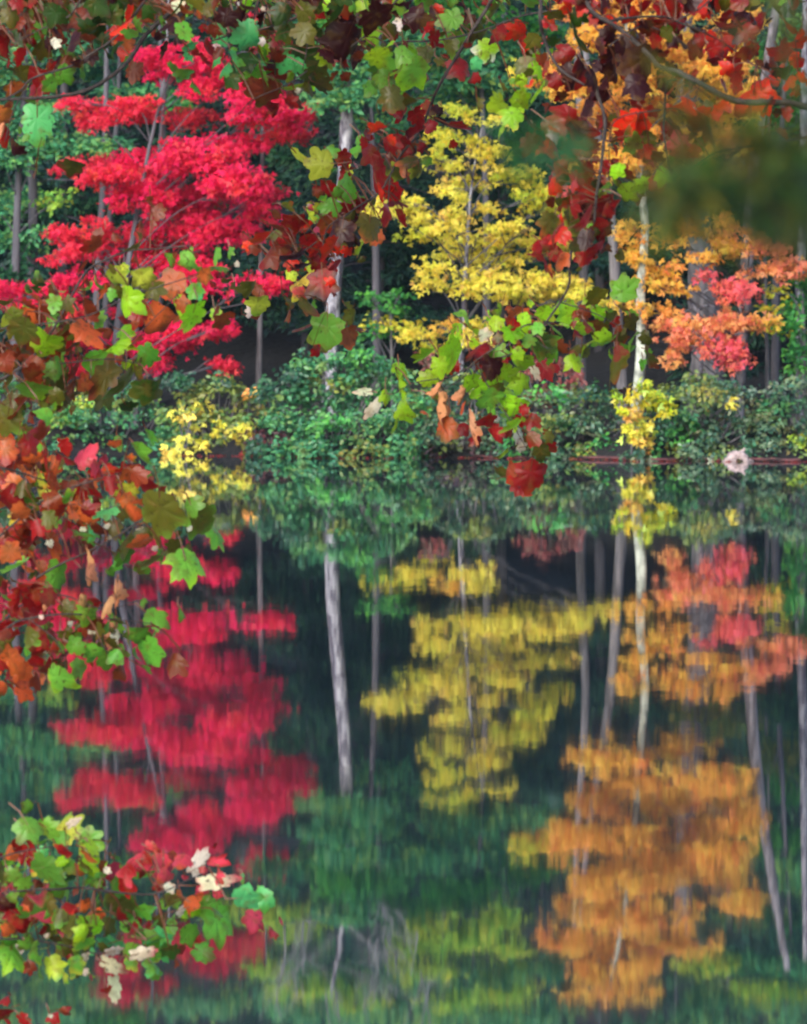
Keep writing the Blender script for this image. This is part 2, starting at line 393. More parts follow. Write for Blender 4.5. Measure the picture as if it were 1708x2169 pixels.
tree('yellow_maple_tree', 'golden yellow maple with flat tiers of leaves in the middle of the shore', 'tree', 'autumn maples on the far shore',
     [(972, 850, 14), (983, 640, 12), (990, 500, 8), (1000, 380, 5), (1020, 270, 3)], B_PALE,
     [(925, 225, 50, 9, LIME_Y, 0, .5), (1000, 245, 50, 9, LIME_Y, 0, .5), (1060, 258, 22, 9, YELLOW, 0, .6), (928, 285, 34, 18, LIME_Y), (985, 300, 46, 10, LIME_Y, 0, .7), (1042, 322, 56, 20, YELLOW, 0, .8), (930, 333, 40, 9, LIME_Y, 0, .6),
      (985, 352, 66, 11, YELLOW, 0, .8), (1082, 375, 66, 24, LIME_Y), (1000, 388, 64, 14, YELLOW), (1120, 415, 50, 20, LIME_Y), (950, 405, 30, 14, YELLOW), (845, 425, 30, 16, YELLOW), (800, 440, 50, 17, YELLOW), (885, 440, 52, 20, YELLOW),
      (930, 462, 66, 18, YELLOW), (880, 490, 34, 11, LIME_Y), (1010, 440, 46, 12, YELLOW, 0, .7), (1150, 442, 46, 12, LIME_Y), (945, 485, 52, 14, YELLOW), (1100, 478, 72, 16, YELLOW),
      (1000, 510, 84, 17, YELLOW), (1090, 515, 80, 20, YELLOW), (1180, 525, 70, 15, YELLOW), (970, 540, 70, 15, YELLOW), (1060, 545, 72, 12, YELLOW), (945, 568, 50, 12, YELLOW), (1060, 588, 110, 20, YELLOW), (1000, 575, 80, 16, YELLOW), (1160, 590, 76, 18, YELLOW), (920, 600, 34, 12, YELLOW),
      (970, 605, 70, 12, YELLOW), (1060, 615, 74, 16, YELLOW), (1140, 618, 60, 18, YELLOW), (1210, 618, 40, 20, YELLOW), (1240, 620, 30, 15, YELLOW), (1282, 635, 18, 7, YELLOW),
      (885, 707, 36, 11, YELLOW), (925, 732, 24, 10, LIME_Y), (950, 690, 26, 12, ORANGE), (1015, 690, 36, 12, YELLOW), (985, 720, 40, 12, YELLOW)],
     M_FAR, dist=1.5, dens=470)
tree('coral_maple_tree', 'coral pink and orange maple with a leaning grey trunk at the right shore', 'tree', 'autumn maples on the far shore',
     [(1560, 860, 34), (1563, 800, 32), (1577, 635, 28), (1590, 435, 26), (1610, 235, 24), (1635, 75, 20), (1668, -120, 14)], B_MID,
     [(1335, 478, 18, 7, ORANGE, -1.3), (1410, 475, 46, 9, ORANGE, -1.3, .7), (1350, 503, 32, 9, ORANGE, -1.3), (1420, 505, 36, 9, ORANGE, -1.3), (1352, 543, 36, 17, ORANGE, -1.3), (1395, 560, 34, 12, ORANGE, -1.3), (1385, 582, 42, 13, ORANGE, -1.3), (1405, 603, 54, 14, ORANGE, -1.3),
      (1350, 597, 26, 9, ORANGE, -1.3), (1330, 648, 34, 8, ORANGE, -1.3), (1385, 655, 50, 14, ORANGE, -1.3), (1435, 680, 46, 20, CORAL, -1.3), (1440, 715, 42, 24, CORAL, -1.3), (1490, 700, 52, 24, CORAL, -1.3), (1510, 728, 50, 22, PINK, -1.3), (1545, 675, 56, 20, CORAL, -1.3), (1590, 678, 36, 16, CORAL, -1.3), (1620, 680, 24, 8, ORANGE, -1.3),
      (1420, 755, 20, 18, CORAL, -1.3), (1515, 760, 16, 10, PINK, -1.3), (1568, 755, 26, 20, PINK, -1.3), (1560, 735, 24, 12, PINK, -1.3), (1530, 605, 36, 13, PINK, -1.3), (1545, 625, 36, 9, PINK, -1.3), (1582, 605, 22, 12, PINK, -1.3), (1495, 580, 11, 6, PINK, -1.3),
      (1565, 500, 52, 24, CORAL, -1.3), (1620, 525, 46, 24, CORAL, -1.3), (1665, 555, 42, 20, CORAL, -1.3), (1535, 520, 40, 20, ORANGE, -1.3), (1690, 575, 30, 14, CORAL, -1.3), (1480, 545, 28, 9, ORANGE, -1.3), (1615, 575, 36, 10, CORAL, -1.3), (1480, 482, 44, 12, ORANGE, -1.3, .7), (1515, 470, 30, 12, ORANGE, -1.3)],
     M_FAR, dist=2.2, dens=520)
tree('orange_maple_tree', 'tall bright orange maple, its crown mirrored whole at the lower right', 'tree', 'autumn maples on the far shore',
     [(1348, 850, 24), (1358, 740, 22), (1356, 620, 20), (1366, 480, 18), (1352, 340, 15), (1340, 150, 12), (1310, -60, 9), (1280, -190, 5)], B_WHITE,
     [(1400, 350, 120, 26, ORANGE), (1300, 330, 60, 26, ORANGE), (1250, 340, 44, 24, ORANGE), (1510, 300, 90, 32, ORANGE), (1400, 280, 130, 30, ORANGE), (1330, 235, 130, 42, ORANGE), (1480, 240, 120, 40, ORANGE), (1560, 210, 56, 34, ORANGE), (1190, 160, 90, 38, ORANGE), (1130, 150, 50, 24, LIME_Y),
      (1290, 170, 110, 46, ORANGE), (1420, 160, 130, 50, ORANGE), (1540, 140, 70, 44, ORANGE), (1480, 85, 120, 44, ORANGE), (1310, 75, 110, 44, ORANGE), (1390, 100, 90, 40, ORANGE), (1570, 40, 50, 34, ORANGE), (1350, -5, 140, 36, ORANGE), (1250, 20, 70, 30, ORANGE), (1190, -45, 50, 30, ORANGE), (1460, -60, 80, 26, ORANGE), (1400, -75, 70, 20, CORAL),
      (1290, -75, 100, 30, ORANGE), (1270, -130, 110, 32, ORANGE), (1330, -165, 70, 16, ORANGE), (1240, -178, 80, 14, ORANGE), (1350, -110, 60, 22, ORANGE)],
     M_FAR, dist=1.0, dens=620)

# ------------------------------------------------------------------ bare and pale trunks
def bare(name, label, cat, group, trunk, bark, dist, twigs=0, top=None):
    r = tree(name, label, cat, group, trunk, bark, [], None, dist=dist)
    return r
t = tree('birch_tree', 'tall pale grey trunk standing alone behind the big teal shrub', 'tree', 'bare trunks in the wood edge',
     [(697, 850, 34), (701, 745, 33), (706, 640, 31), (716, 520, 30), (727, 380, 29), (735, 240, 27), (741, 130, 21), (738, 50, 14), (728, -30, 11), (712, -120, 9), (700, -190, 6)], B_PALE, [], None, dist=2.6)
tw = Tubes()
y1 = shore_u(697) + 2.6
for (u0, v0), (u1, v1), (u2, v2), w in [((738, 45), (690, -10), (600, -50), 4), ((600, -50), (604, -90), (598, -140), 4), ((722, -30), (780, -80), (850, -100), 5), ((715, -70), (650, -110), (590, -175), 4), ((704, -120), (760, -150), (840, -180), 4),
        ((745, 110), (800, 20), (870, -20), 4), ((730, 0), (790, -40), (880, -60), 3), ((690, -10), (650, -70), (640, -150), 3), ((780, -80), (800, -130), (790, -190), 3), ((650, -110), (690, -150), (720, -200), 3), ((800, 20), (830, -30), (820, -90), 3), ((850, -100), (880, -140), (930, -160), 2)]:
    a, b, c = P(u0, v0, y1), P(u1, v1, y1 + rng.normal(0, .3)), P(u2, v2, y1 + rng.normal(0, .5))
    tw.add([a, b, c], [w * .65 / PPM, w * .45 / PPM, w * .25 / PPM], 5, .05, 4)
    for _ in range(5):
        s = b * (1 - (q := rng.random())) + c * q
        tw.add([s, s + rng.normal(0, .14, 3) + [0, 0, .15], s + rng.normal(0, .35, 3) + [0, 0, .4]], [.013, .010, .006], 4, .05, 3)
tw.build('bare_branches', bark_mat('bleached_wood', (0.12, 0.12, 0.15), (0.36, 0.37, 0.40), 12, 12, .35, .6), t)
for lab, trunk, bark, dist in [
    ('thin dark pole of a trunk right of the crimson maple', [(545, 880, 14), (548, 780, 13), (551, 640, 12), (553, 500, 11), (556, 300, 10), (560, 60, 8), (565, -150, 5)], B_GREY, 4.0),
    ('grey trunk showing through the middle of the crimson crown', [(285, 850, 17), (288, 680, 16), (296, 540, 15), (318, 440, 13), (340, 300, 11), (352, 100, 8), (360, -100, 5)], B_GREY, 3.2),
    ('bluish trunk among the teal leaves at the left edge', [(66, 850, 26), (68, 600, 25), (70, 420, 23), (60, 280, 20), (40, 80, 15), (20, -150, 8)], B_DIM, 6.0),
    ('grey trunk left of the crimson maple stem', [(200, 850, 18), (205, 620, 17), (215, 450, 16), (222, 300, 14), (226, 50, 10), (230, -150, 6)], B_DIM, 5.0),
    ('straight grey trunk at the right tip of the golden maple', [(1228, 870, 22), (1230, 700, 21), (1236, 560, 21), (1240, 420, 19), (1226, 200, 16), (1214, -80, 11)], B_GREY, 4.5),
    ('slanting grey trunk left of the white birch stem', [(1318, 860, 25), (1311, 720, 24), (1302, 580, 23), (1294, 470, 21), (1268, 300, 18), (1245, 150, 15), (1225, -50, 9)], B_GREY, 3.6),
    ('broad dim trunk behind the coral leaves', [(1500, 860, 74), (1496, 720, 70), (1485, 560, 64), (1468, 400, 58), (1455, 200, 48), (1440, -100, 34)], B_GREY, 4.2),
    ('pale trunk at the far right edge of the wood', [(1694, 860, 22), (1694, 700, 21), (1695, 560, 20), (1700, 420, 19), (1702, 200, 16), (1706, -100, 11)], B_PALE, 3.8),
    ('thin grey sapling trunk between coral maple and right edge', [(1625, 850, 10), (1624, 740, 9), (1620, 640, 8), (1622, 400, 7), (1628, 200, 4)], B_GREY, 6.0)]:
    tree('bare_trunk_tree', lab, 'tree', 'bare trunks in the wood edge', trunk, bark, [], None, dist=dist)

# pale dead snag caught in front of the broad trunk
y1 = shore_u(1480) + 2.6
root = empty('dead_snag', tuple(P(1476, 850, y1)), 'pale dead snag with curled bare limbs above the coral leaves', 'dead tree')
tb = Tubes()
for pl, w0, w1 in [([(1480, 880), (1484, 780), (1488, 700), (1476, 660), (1462, 640), (1460, 628), (1470, 620), (1485, 622), (1500, 640)], 9, 4), ([(1476, 660), (1492, 648), (1512, 650), (1528, 660)], 6, 3),
                   ([(1470, 650), (1450, 660), (1430, 672)], 4, 2), ([(1482, 630), (1496, 615), (1520, 608)], 4, 2), ([(1464, 634), (1455, 610), (1440, 600)], 3, 1.5)]:
    tb.add([P(u, v, y1) for u, v in pl], np.linspace(w0, w1, len(pl)) * .5 / PPM, 6, .08, 4)
tb.build('trunk', B_PALE, root)

# ------------------------------------------------------------------ green trees of the wood edge
tree('green_tree', 'teal green broadleaf tree filling the upper left edge', 'tree', 'green trees of the wood edge',
     [(30, 850, 20), (34, 500, 18), (50, 200, 12), (70, -100, 6)], B_DIM,
     [(60, 230, 90, 46, TEAL), (20, 320, 70, 40, TEAL), (100, 300, 60, 34, TEAL), (60, 430, 90, 30, TEAL), (130, 420, 50, 20, YGREEN, 0, .6), (20, 510, 56, 34, TEAL), (90, 490, 50, 20, TEAL, 0, .6), (20, 580, 50, 30, DARKG), (-20, 440, 50, 60, TEAL), (110, 90, 90, 44, TEAL), (-10, 130, 60, 60, TEAL),
      (60, 30, 90, 36, TEAL), (60, -250, 150, 44, MINT, rng.uniform(-1.6, .6), .6), (200, -270, 120, 40, GREEN), (90, -60, 110, 40, TEAL), (20, -140, 90, 40, MINT, rng.uniform(-1.6, .6), .6), (120, -190, 90, 40, MINT, rng.uniform(-1.6, .6), .6)], M_FAR, dist=5.0, dens=700, tm=OVAL, size=.12)
tree('green_tree', 'teal green broadleaf tree seen through gaps of the crimson crown', 'tree', 'green trees of the wood edge',
     [(220, 850, 16), (230, 500, 15), (250, 200, 10), (260, -150, 5)], B_DIM,
     [(200, 130, 110, 40, TEAL), (290, 195, 90, 36, TEAL), (210, 310, 90, 24, TEAL), (330, 210, 70, 36, GREEN), (160, 90, 80, 40, TEAL), (270, 40, 100, 40, TEAL), (170, 430, 70, 26, DARKG), (140, 300, 60, 30, TEAL), (250, -60, 120, 40, GREEN), (420, -230, 120, 44, MINT, rng.uniform(-1.6, .6), .6), (540, -250, 110, 40, MINT, rng.uniform(-1.6, .6), .6), (400, -30, 90, 40, GREEN), (480, -60, 80, 36, TEAL), (210, -170, 120, 40, TEAL), (150, 30, 70, 30, TEAL), (360, 300, 50, 26, DARKG)],
     M_FAR, dist=5.5, dens=560, tm=OVAL, size=.12)
tree('green_tree', 'teal green broadleaf tree hiding the top of the pale trunk', 'tree', 'green trees of the wood edge',
     [(800, 850, 18), (795, 500, 16), (785, 200, 11), (780, -150, 5)], B_DIM,
     [(680, 210, 80, 22, TEAL), (770, 195, 80, 30, TEAL, -2.6, 1.2), (715, 150, 70, 30, TEAL, -2.6, 1.6), (740, 100, 56, 30, TEAL, -2.6, 1.8), (735, 45, 60, 34, GREEN, -2.6, 1.8), (725, -15, 60, 34, TEAL, -2.6, 1.5), (700, 215, 60, 12, TEAL, -2.6, .8), (790, 150, 80, 44, TEAL), (680, 80, 80, 40, GREEN), (770, 50, 100, 46, GREEN), (660, -150, 110, 40, MINT, rng.uniform(-1.6, .6), .6), (700, -240, 140, 40, MINT, rng.uniform(-1.6, .6), .6), (830, -260, 120, 40, MINT, rng.uniform(-1.6, .6), .6), (640, -190, 70, 24, YGREEN, -1.6), (760, -215, 60, 20, YGREEN, -1.6), (560, -140, 50, 20, YGREEN, -1.6), (600, 60, 70, 40, TEAL), (820, 260, 60, 34, TEAL), (640, 330, 60, 30, DARKG), (850, -20, 90, 40, GREEN), (620, -70, 70, 30, YGREEN), (760, -190, 120, 34, MINT, rng.uniform(-1.6, .6), .6), (590, -30, 60, 30, YGREEN, -1.5), (480, -20, 60, 24, YGREEN, -1.5)],
     M_FAR, dist=4.6, dens=700, tm=OVAL, size=.12)
tree('green_tree', 'bright teal broadleaf tree above the golden maple', 'tree', 'green trees of the wood edge',
     [(1030, 850, 18), (1030, 500, 16), (1020, 200, 11), (1000, -150, 5)], B_DIM,
     [(950, 160, 90, 44, TEAL), (1030, 170, 90, 44, TEAL), (920, 90, 90, 44, TEAL), (1040, 100, 80, 40, TEAL), (900, 220, 70, 30, TEAL), (1110, 180, 70, 30, TEAL), (1060, 250, 60, 26, DARKG), (980, 20, 110, 44, GREEN), (950, -70, 110, 40, YGREEN, -1.5), (1050, -40, 60, 36, YGREEN, -1.5), (880, -90, 60, 30, YGREEN, -1.5), (1060, -100, 60, 24, YGREEN, -1.5), (1060, -170, 60, 24, YGREEN), (1120, 60, 70, 40, GREEN), (1000, -180, 110, 36, MINT, rng.uniform(-1.6, .6), .6), (950, -255, 140, 40, MINT, rng.uniform(-1.6, .6), .6), (1110, -250, 120, 40, MINT, rng.uniform(-1.6, .6), .6), (1140, -150, 60, 40, TEAL), (900, -150, 70, 26, YGREEN, -1.6), (1080, -200, 70, 22, YGREEN, -1.6), (960, -215, 60, 18, YGREEN, -1.6)],
     M_FAR, dist=5.0, dens=700, tm=OVAL, size=.12)
tree('green_tree', 'olive green tree behind the blurred pine at the upper right', 'tree', 'green trees of the wood edge',
     [(1640, 850, 16), (1645, 500, 14), (1660, 200, 10), (1680, -150, 5)], B_DIM,
     [(1640, 310, 80, 44, OLIVE), (1560, 380, 80, 40, OLIVE), (1680, 420, 70, 50, DARKG), (1600, 440, 80, 40, DARKG), (1690, 230, 60, 44, GREEN), (1640, 130, 80, 50, GREEN), (1690, 60, 60, 46, TEAL), (1640, -30, 90, 40, TEAL), (1700, -130, 100, 46, TEAL), (1560, -120, 80, 36, TEAL), (1540, -210, 110, 40, MINT, rng.uniform(-1.6, .6), .6), (1450, -260, 130, 40, MINT, rng.uniform(-1.6, .6), .6), (1640, -270, 140, 44, MINT, rng.uniform(-1.6, .6), .6), (1500, -130, 70, 26, YGREEN, -1.0), (1620, -190, 70, 24, YGREEN, -1.0), (1640, -210, 110, 40, MINT, rng.uniform(-1.6, .6), .6), (1480, 400, 60, 30, OLIVE), (1390, 420, 70, 24, DARKG)],
     M_FAR, dist=5.2, dens=700, tm=OVAL, size=.12)
tree('green_sapling', 'vivid green sapling with drooping leaves at the far right edge', 'tree', 'green trees of the wood edge',
     [(1705, 860, 9), (1702, 720, 8), (1698, 620, 5)], B_GREY,
     [(1690, 640, 32, 26, GREEN), (1680, 690, 32, 22, GREEN), (1695, 740, 30, 26, GREEN), (1715, 590, 34, 24, GREEN), (1700, 780, 30, 18, GREEN), (1640, 652, 34, 7, LIME_Y, 0, .5), (1640, 690, 36, 6, LIME_Y, 0, .5), (1640, 615, 30, 8, LIME_Y, 0, .5)], M_FAR, dist=1.4, dens=900, tm=OVAL, size=.11)
tree('green_sapling', 'low green sapling with a few gold leaves in the dark hollow', 'tree', 'green trees of the wood edge',
     [(830, 850, 7), (828, 720, 6), (826, 620, 4)], B_GREY,
     [(790, 630, 40, 12, GREEN, 0, .7), (835, 650, 36, 12, GREEN, 0, .7), (820, 680, 40, 11, LIME_Y, 0, .5), (790, 700, 34, 10, GREEN, 0, .6), (850, 620, 24, 8, GREEN, 0, .6), (870, 690, 30, 9, LIME_Y, 0, .6)], M_FAR, dist=2.4, dens=800, tm=OVAL, size=.11)

def hemlock(label, u, dist, top_v, wide, low_v=820, pal=HEMLOCK, dens=260):
    y0 = shore_u(u) + dist
    b = P(u, 900, y0); gz = float(ground_z(b[0], y0)); base = np.array([b[0], y0, gz - .1])
    tip = P(u + rng.normal(0, 10), top_v, y0)
    root = empty('hemlock_tree', tuple(base), label, 'tree', 'dark evergreens inside the wood')
    tb = Tubes(); line = tb.add([base, base * .5 + tip * .5 + [.05, 0, 0], tip], [.11, .08, .01], 8, .05, 6)
    cr = Crown(); zlo = P(u, low_v, y0)[2]; ht = tip[2] - zlo
    for k in range(int(ht / 0.34)):
        f = k * 0.34 / ht; R = wide * (1 - f) ** .7 + .15
        for _ in range(3):
            az = rng.random() * 2 * pi; rr = R * (0.35 + .5 * rng.random())
            s = base + (tip - base) * ((zlo + f * ht - base[2]) / (tip[2] - base[2]))
            c = s + np.array([rr * cos(az), rr * sin(az), -0.25 * rr])
            tb.add([s, (s + c) / 2 + [0, 0, .08], c], [.016, .011, .004], 4, .05, 2)
            cr.pad(c, (R * .42, R * .42, .10), int(dens * R * R * .5) + 20, .17, pal, NEEDLE, flat=.8, per=16, length=.42, face=.3, droop=.35)
    tb.build('trunk', B_DIM, root); cr.build('crown', M_NEEDLE, root)
for lab, u, dist, tv, w, lv in [
    ('dark hemlock in the gap between pale trunk and golden maple', 800, 8.5, -260, 1.6, 680), ('dark hemlock behind the pale trunk and crimson tips', 650, 10.0, -330, 1.7, 640),
    ('dark hemlock at the left of the crimson crown', 130, 10.0, -320, 1.8, 700), ('dark hemlock behind the stem of the crimson maple', 380, 11.5, -380, 1.9, 600),
    ('dark hemlock behind the golden maple crown', 1060, 11.0, -360, 1.9, 560), ('dark hemlock between golden and orange maples', 1270, 10.5, -330, 1.6, 560),
    ('dark hemlock behind the coral maple', 1420, 12.5, -380, 1.8, 560), ('dark hemlock right of the leaning grey trunk', 1640, 9.5, -300, 1.7, 780),
    ('dark hemlock in the left corner of the wood', -60, 12.0, -340, 2.0, 760), ('dark hemlock deep behind the thin pole trunk', 520, 16.0, -420, 2.0, 700),
    ('dark hemlock deep behind the sapling hollow', 930, 16.0, -420, 2.0, 640), ('dark hemlock deep behind the broad dim trunk', 1540, 17.0, -430, 2.1, 680),
    ('dark hemlock deep behind the left bluish trunk', 240, 17.0, -430, 2.1, 680), ('dark hemlock at the right corner of the wood', 1780, 13.0, -360, 2.0, 740)]:
    hemlock(lab, u, dist, tv, w, lv)

for lab, u, dist, tv, w, lv in [('dark hemlock beyond the right end of the bank', 1960, 8.0, -300, 1.9, 800), ('dark hemlock well beyond the right corner', 2160, 9.0, -320, 2.0, 800), ('dark hemlock beyond the left end of the bank', -260, 9.0, -320, 2.0, 800), ('dark hemlock well beyond the left corner', -460, 9.0, -320, 2.0, 800)]:
    hemlock(lab, u, dist, tv, w, lv)
# the far wood that closes the gaps: one dark mass on the hillside
cr = Crown()
for _ in range(420):
    x = rng.uniform(-34, 34); y = 128 + rng.uniform(0, 22) - .2 * x
    z = float(ground_z(x, y)) + rng.uniform(0.3, 18)
    cr.pad((x, y, z), (1.5, 1.2, .8), 70, .55, HEMLOCK, OVAL, flat=.4, per=14, length=.9)
tag(cr.build('dark_woods', M_NEEDLE), 'dark mass of woods on the slope behind the shore trees', kind='stuff')

# ------------------------------------------------------------------ shrubs along the bank
def shrub(name, label, u0, u1, vt, vb, pal, dist=0.5, dens=900, size=.095, extra=(), tm=OVAL, lumps=9, dome=1.0):
    um = (u0 + u1) / 2; y0 = shore_u(um) + dist
    b = P(um, vb, y0); gz = float(ground_z(b[0], y0))
    root = empty(name, (b[0], y0, gz), label, 'shrub', 'shrubs along the far bank')
    cr = Crown(); st = Tubes(); W = u1 - u0; Hh = vb - vt
    for k in range(lumps):
        f = (k + .5) / lumps; u = u0 + W * f
        top = vt + Hh * (1 - (1 - abs(2 * f - 1) ** 2.2) ** .5) * .75 * dome + rng.normal(0, 6)
        rows = max(1, int((vb - top) / 42))
        for r in range(rows):
            v = top + 22 + (vb - top - 34) * (r / max(1, rows - 1) if rows > 1 else .2)
            yy = y0 + rng.normal(0, .25) + (-.45 if v > vb - 70 else 0.1)
            c = P(u + rng.normal(0, 8), v, yy); ru = W / lumps * .95
            pp = pal if (rng.random() < .75 or pal not in (BUSH, BUSHD)) else (OLIVE, GREEN, DARKG)[rng.integers(3)]
            cr.pad(c, (U(ru), .45, U(24)), int(dens * U(ru) * U(24) * 3.2), size * rng.uniform(.8, 1.2), pp, tm, flat=.55, per=12, length=.26, face=.6)
        c = P(u, top + 30, y0)
        for _ in range(2):
            s = np.array([b[0] + rng.normal(0, .15) + (c[0] - b[0]) * .35, y0 + .2 + rng.normal(0, .1), gz - .05])
            st.add([s, (s + c) / 2 + rng.normal(0, .06, 3), c], [.02, .013, .005], 5, .05, 3)
    for (u, v, ru, rv, p) in extra:
        cr.pad(P(u, v, y0 - .35), (U(ru), .3, U(rv)), int(dens * 3.0 * U(ru) * U(rv)), size, p, tm, per=12, length=.22, face=.7)
    st.build('stems', B_GREY, root); cr.build('foliage', M_BUSH, root)
    return root
shrub('shrub', 'rounded teal green shrub, largest on the bank, below the pale trunk', 545, 905, 728, 956, BUSH, .35, 1050)
shrub('shrub', 'mixed green shrub flecked yellow under the crimson maple', 95, 385, 822, 950, BUSH, .5, extra=[(200, 860, 50, 16, YGREEN), (280, 850, 40, 16, OLIVE), (140, 890, 40, 14, YGREEN)])
shrub('shrub', 'green shrub in the left corner above the dark bank', -150, 110, 800, 950, BUSHD, .6)
shrub('shrub', 'olive green shrub behind the two yellow saplings', 370, 560, 785, 952, OLIVE, 1.0, extra=[(430, 800, 60, 18, DARKG), (360, 810, 40, 18, DARKG), (535, 828, 12, 8, ORANGE)])
shrub('shrub', 'grey green shrub under the hanging withered leaves', 880, 1120, 780, 950, BUSHD, .5, extra=[(900, 770, 40, 20, ROSE), (890, 840, 30, 20, OLIVE)])
shrub('shrub', 'silvery green shrub between withered leaves and yellow sapling', 1060, 1345, 815, 964, BUSHD, .35, extra=[(1170, 900, 60, 20, BUSH), (1250, 850, 60, 20, BUSHD)])
shrub('shrub', 'broad dark green shrub below the coral maple', 1345, 1620, 795, 970, BUSHD, .35, extra=[(1480, 835, 60, 20, OLIVE), (1440, 880, 40, 20, BUSH), (1543, 850, 6, 5, YELLOW)])
shrub('shrub', 'dark green shrub at the right end of the bank', 1580, 1860, 790, 962, BUSHD, .6, extra=[(1680, 940, 50, 14, YGREEN), (1640, 860, 40, 20, BUSH)])
shrub('shrub', 'dark shrub beyond the right end of the bank', 1840, 2120, 790, 962, BUSHD, .6)
shrub('shrub', 'dark shrub beyond the left end of the bank', -420, -130, 800, 950, BUSHD, .6)
shrub('shrub', 'dusty rose leaved shrub above the silvery green one', 1105, 1235, 740, 850, ROSE, 1.1, 520, tm=MAPLE, lumps=5)
shrub('yellow_sapling', 'bright yellow sapling leaning over the water, left of the pair', 370, 434, 856, 958, YELLOW, .15, 330, size=.10, tm=MAPLE, lumps=3, dome=.4)
shrub('yellow_sapling', 'olive yellow sapling over the water, right of the pair', 466, 540, 864, 948, LIME_Y, .25, 400, size=.10, tm=MAPLE, lumps=3, dome=.6)
shrub('yellow_sapling', 'lime yellow sapling at the foot of the white trunk', 1326, 1400, 810, 880, [(200, 200, 30, 3), (150, 190, 40, 3), (226, 190, 40, 2)], .1, 700, size=.10, tm=MAPLE, lumps=3, dome=.5,
      extra=[(1345, 905, 36, 26, LIME_Y), (1360, 930, 30, 14, ORANGE), (1330, 870, 24, 16, ORANGE)])
shrub('low_shrub', 'small dull purple plant on the dark bank', 515, 620, 890, 962, [(92, 40, 52, 3), (70, 36, 50, 3), (120, 50, 50, 1)], .1, 500, size=.08, lumps=4)
shrub('low_shrub', 'dull purple plants hanging over the dark middle bank', 900, 1060, 905, 962, [(78, 50, 62, 3), (60, 46, 56, 3), (70, 90, 60, 2)], .1, 500, size=.08, lumps=6)

# logs, driftwood and floating leaves at the waterline
def log(label, pl, w, dist):
    tb = Tubes(); pts = []
    for u in pl:
        x = (u - 854) / PPM; pts.append((x, float(shore_y(x)) + dist + rng.normal(0, .05), .03 + rng.normal(0, .008)))
    tb.add(pts, np.full(len(pts), w), 8, .12, 4)
    o = tb.build('fallen_log', B_LOG); tag(o, label, 'log', 'fallen logs at the waterline')
log('long reddish log lying at the waterline left of the driftwood', list(np.linspace(1215, 1505, 9)), .022, -.45)
log('short reddish log at the waterline right of the driftwood', list(np.linspace(1562, 1665, 5)), .026, -.40)
log('thin half sunk log below the silvery shrub', list(np.linspace(1000, 1150, 5)), .018, -.35)
x = (1536 - 854) / PPM; yd = float(shore_y(x)) - .75
tb = Tubes()
kk = yd / (Y0 * PPM)
def dp(du, dv):
    du, dv = du * .8, dv * .8
    return np.array([x + du * kk, yd + rng.normal(0, .02), dv * kk])
tb.add([dp(-25, -4), dp(-20, 7), dp(-9, 17), dp(0, 27)], [.085, .075, .065, .035], 9, .18, 4)
tb.add([dp(25, -4), dp(19, 9), dp(10, 16), dp(2, 20)], [.055, .06, .07, .05], 9, .18, 4)
tb.add([dp(-10, -4), dp(-9, 8), dp(-4, 18)], [.06, .06, .05], 9, .18, 4)
tb.add([dp(4, 19), dp(15, 28), dp(19, 36)], [.045, .028, .008], 7, .16, 3)
tb.add([dp(20, 5), dp(33, 3), dp(44, 0)], [.030, .020, .008], 6, .16, 3)
tag(tb.build('driftwood_stump', B_DRIFT), 'pale arched driftwood stump standing in the shallows', 'stump')
n = 260; xs = rng.uniform(-4, 7.5, n); C = np.stack([xs, shore_y(xs) - .2 - np.abs(rng.normal(0, .4, n)), np.full(n, .012)], 1)
v, f, c, k = leaves(C, rng.standard_normal((n, 3)) * [1, 1, .1], np.tile([0, 0, 1.0], (n, 1)) + rng.normal(0, .15, (n, 3)), rng.uniform(.05, .09, n), pick([(200, 90, 90, 3), (180, 60, 60, 3), (210, 150, 90, 1)], n), MAPLE)
tag(mesh_np('floating_leaves', v, f, c, M_FAR, colors=k), 'fallen red leaves floating along the far bank', kind='stuff')

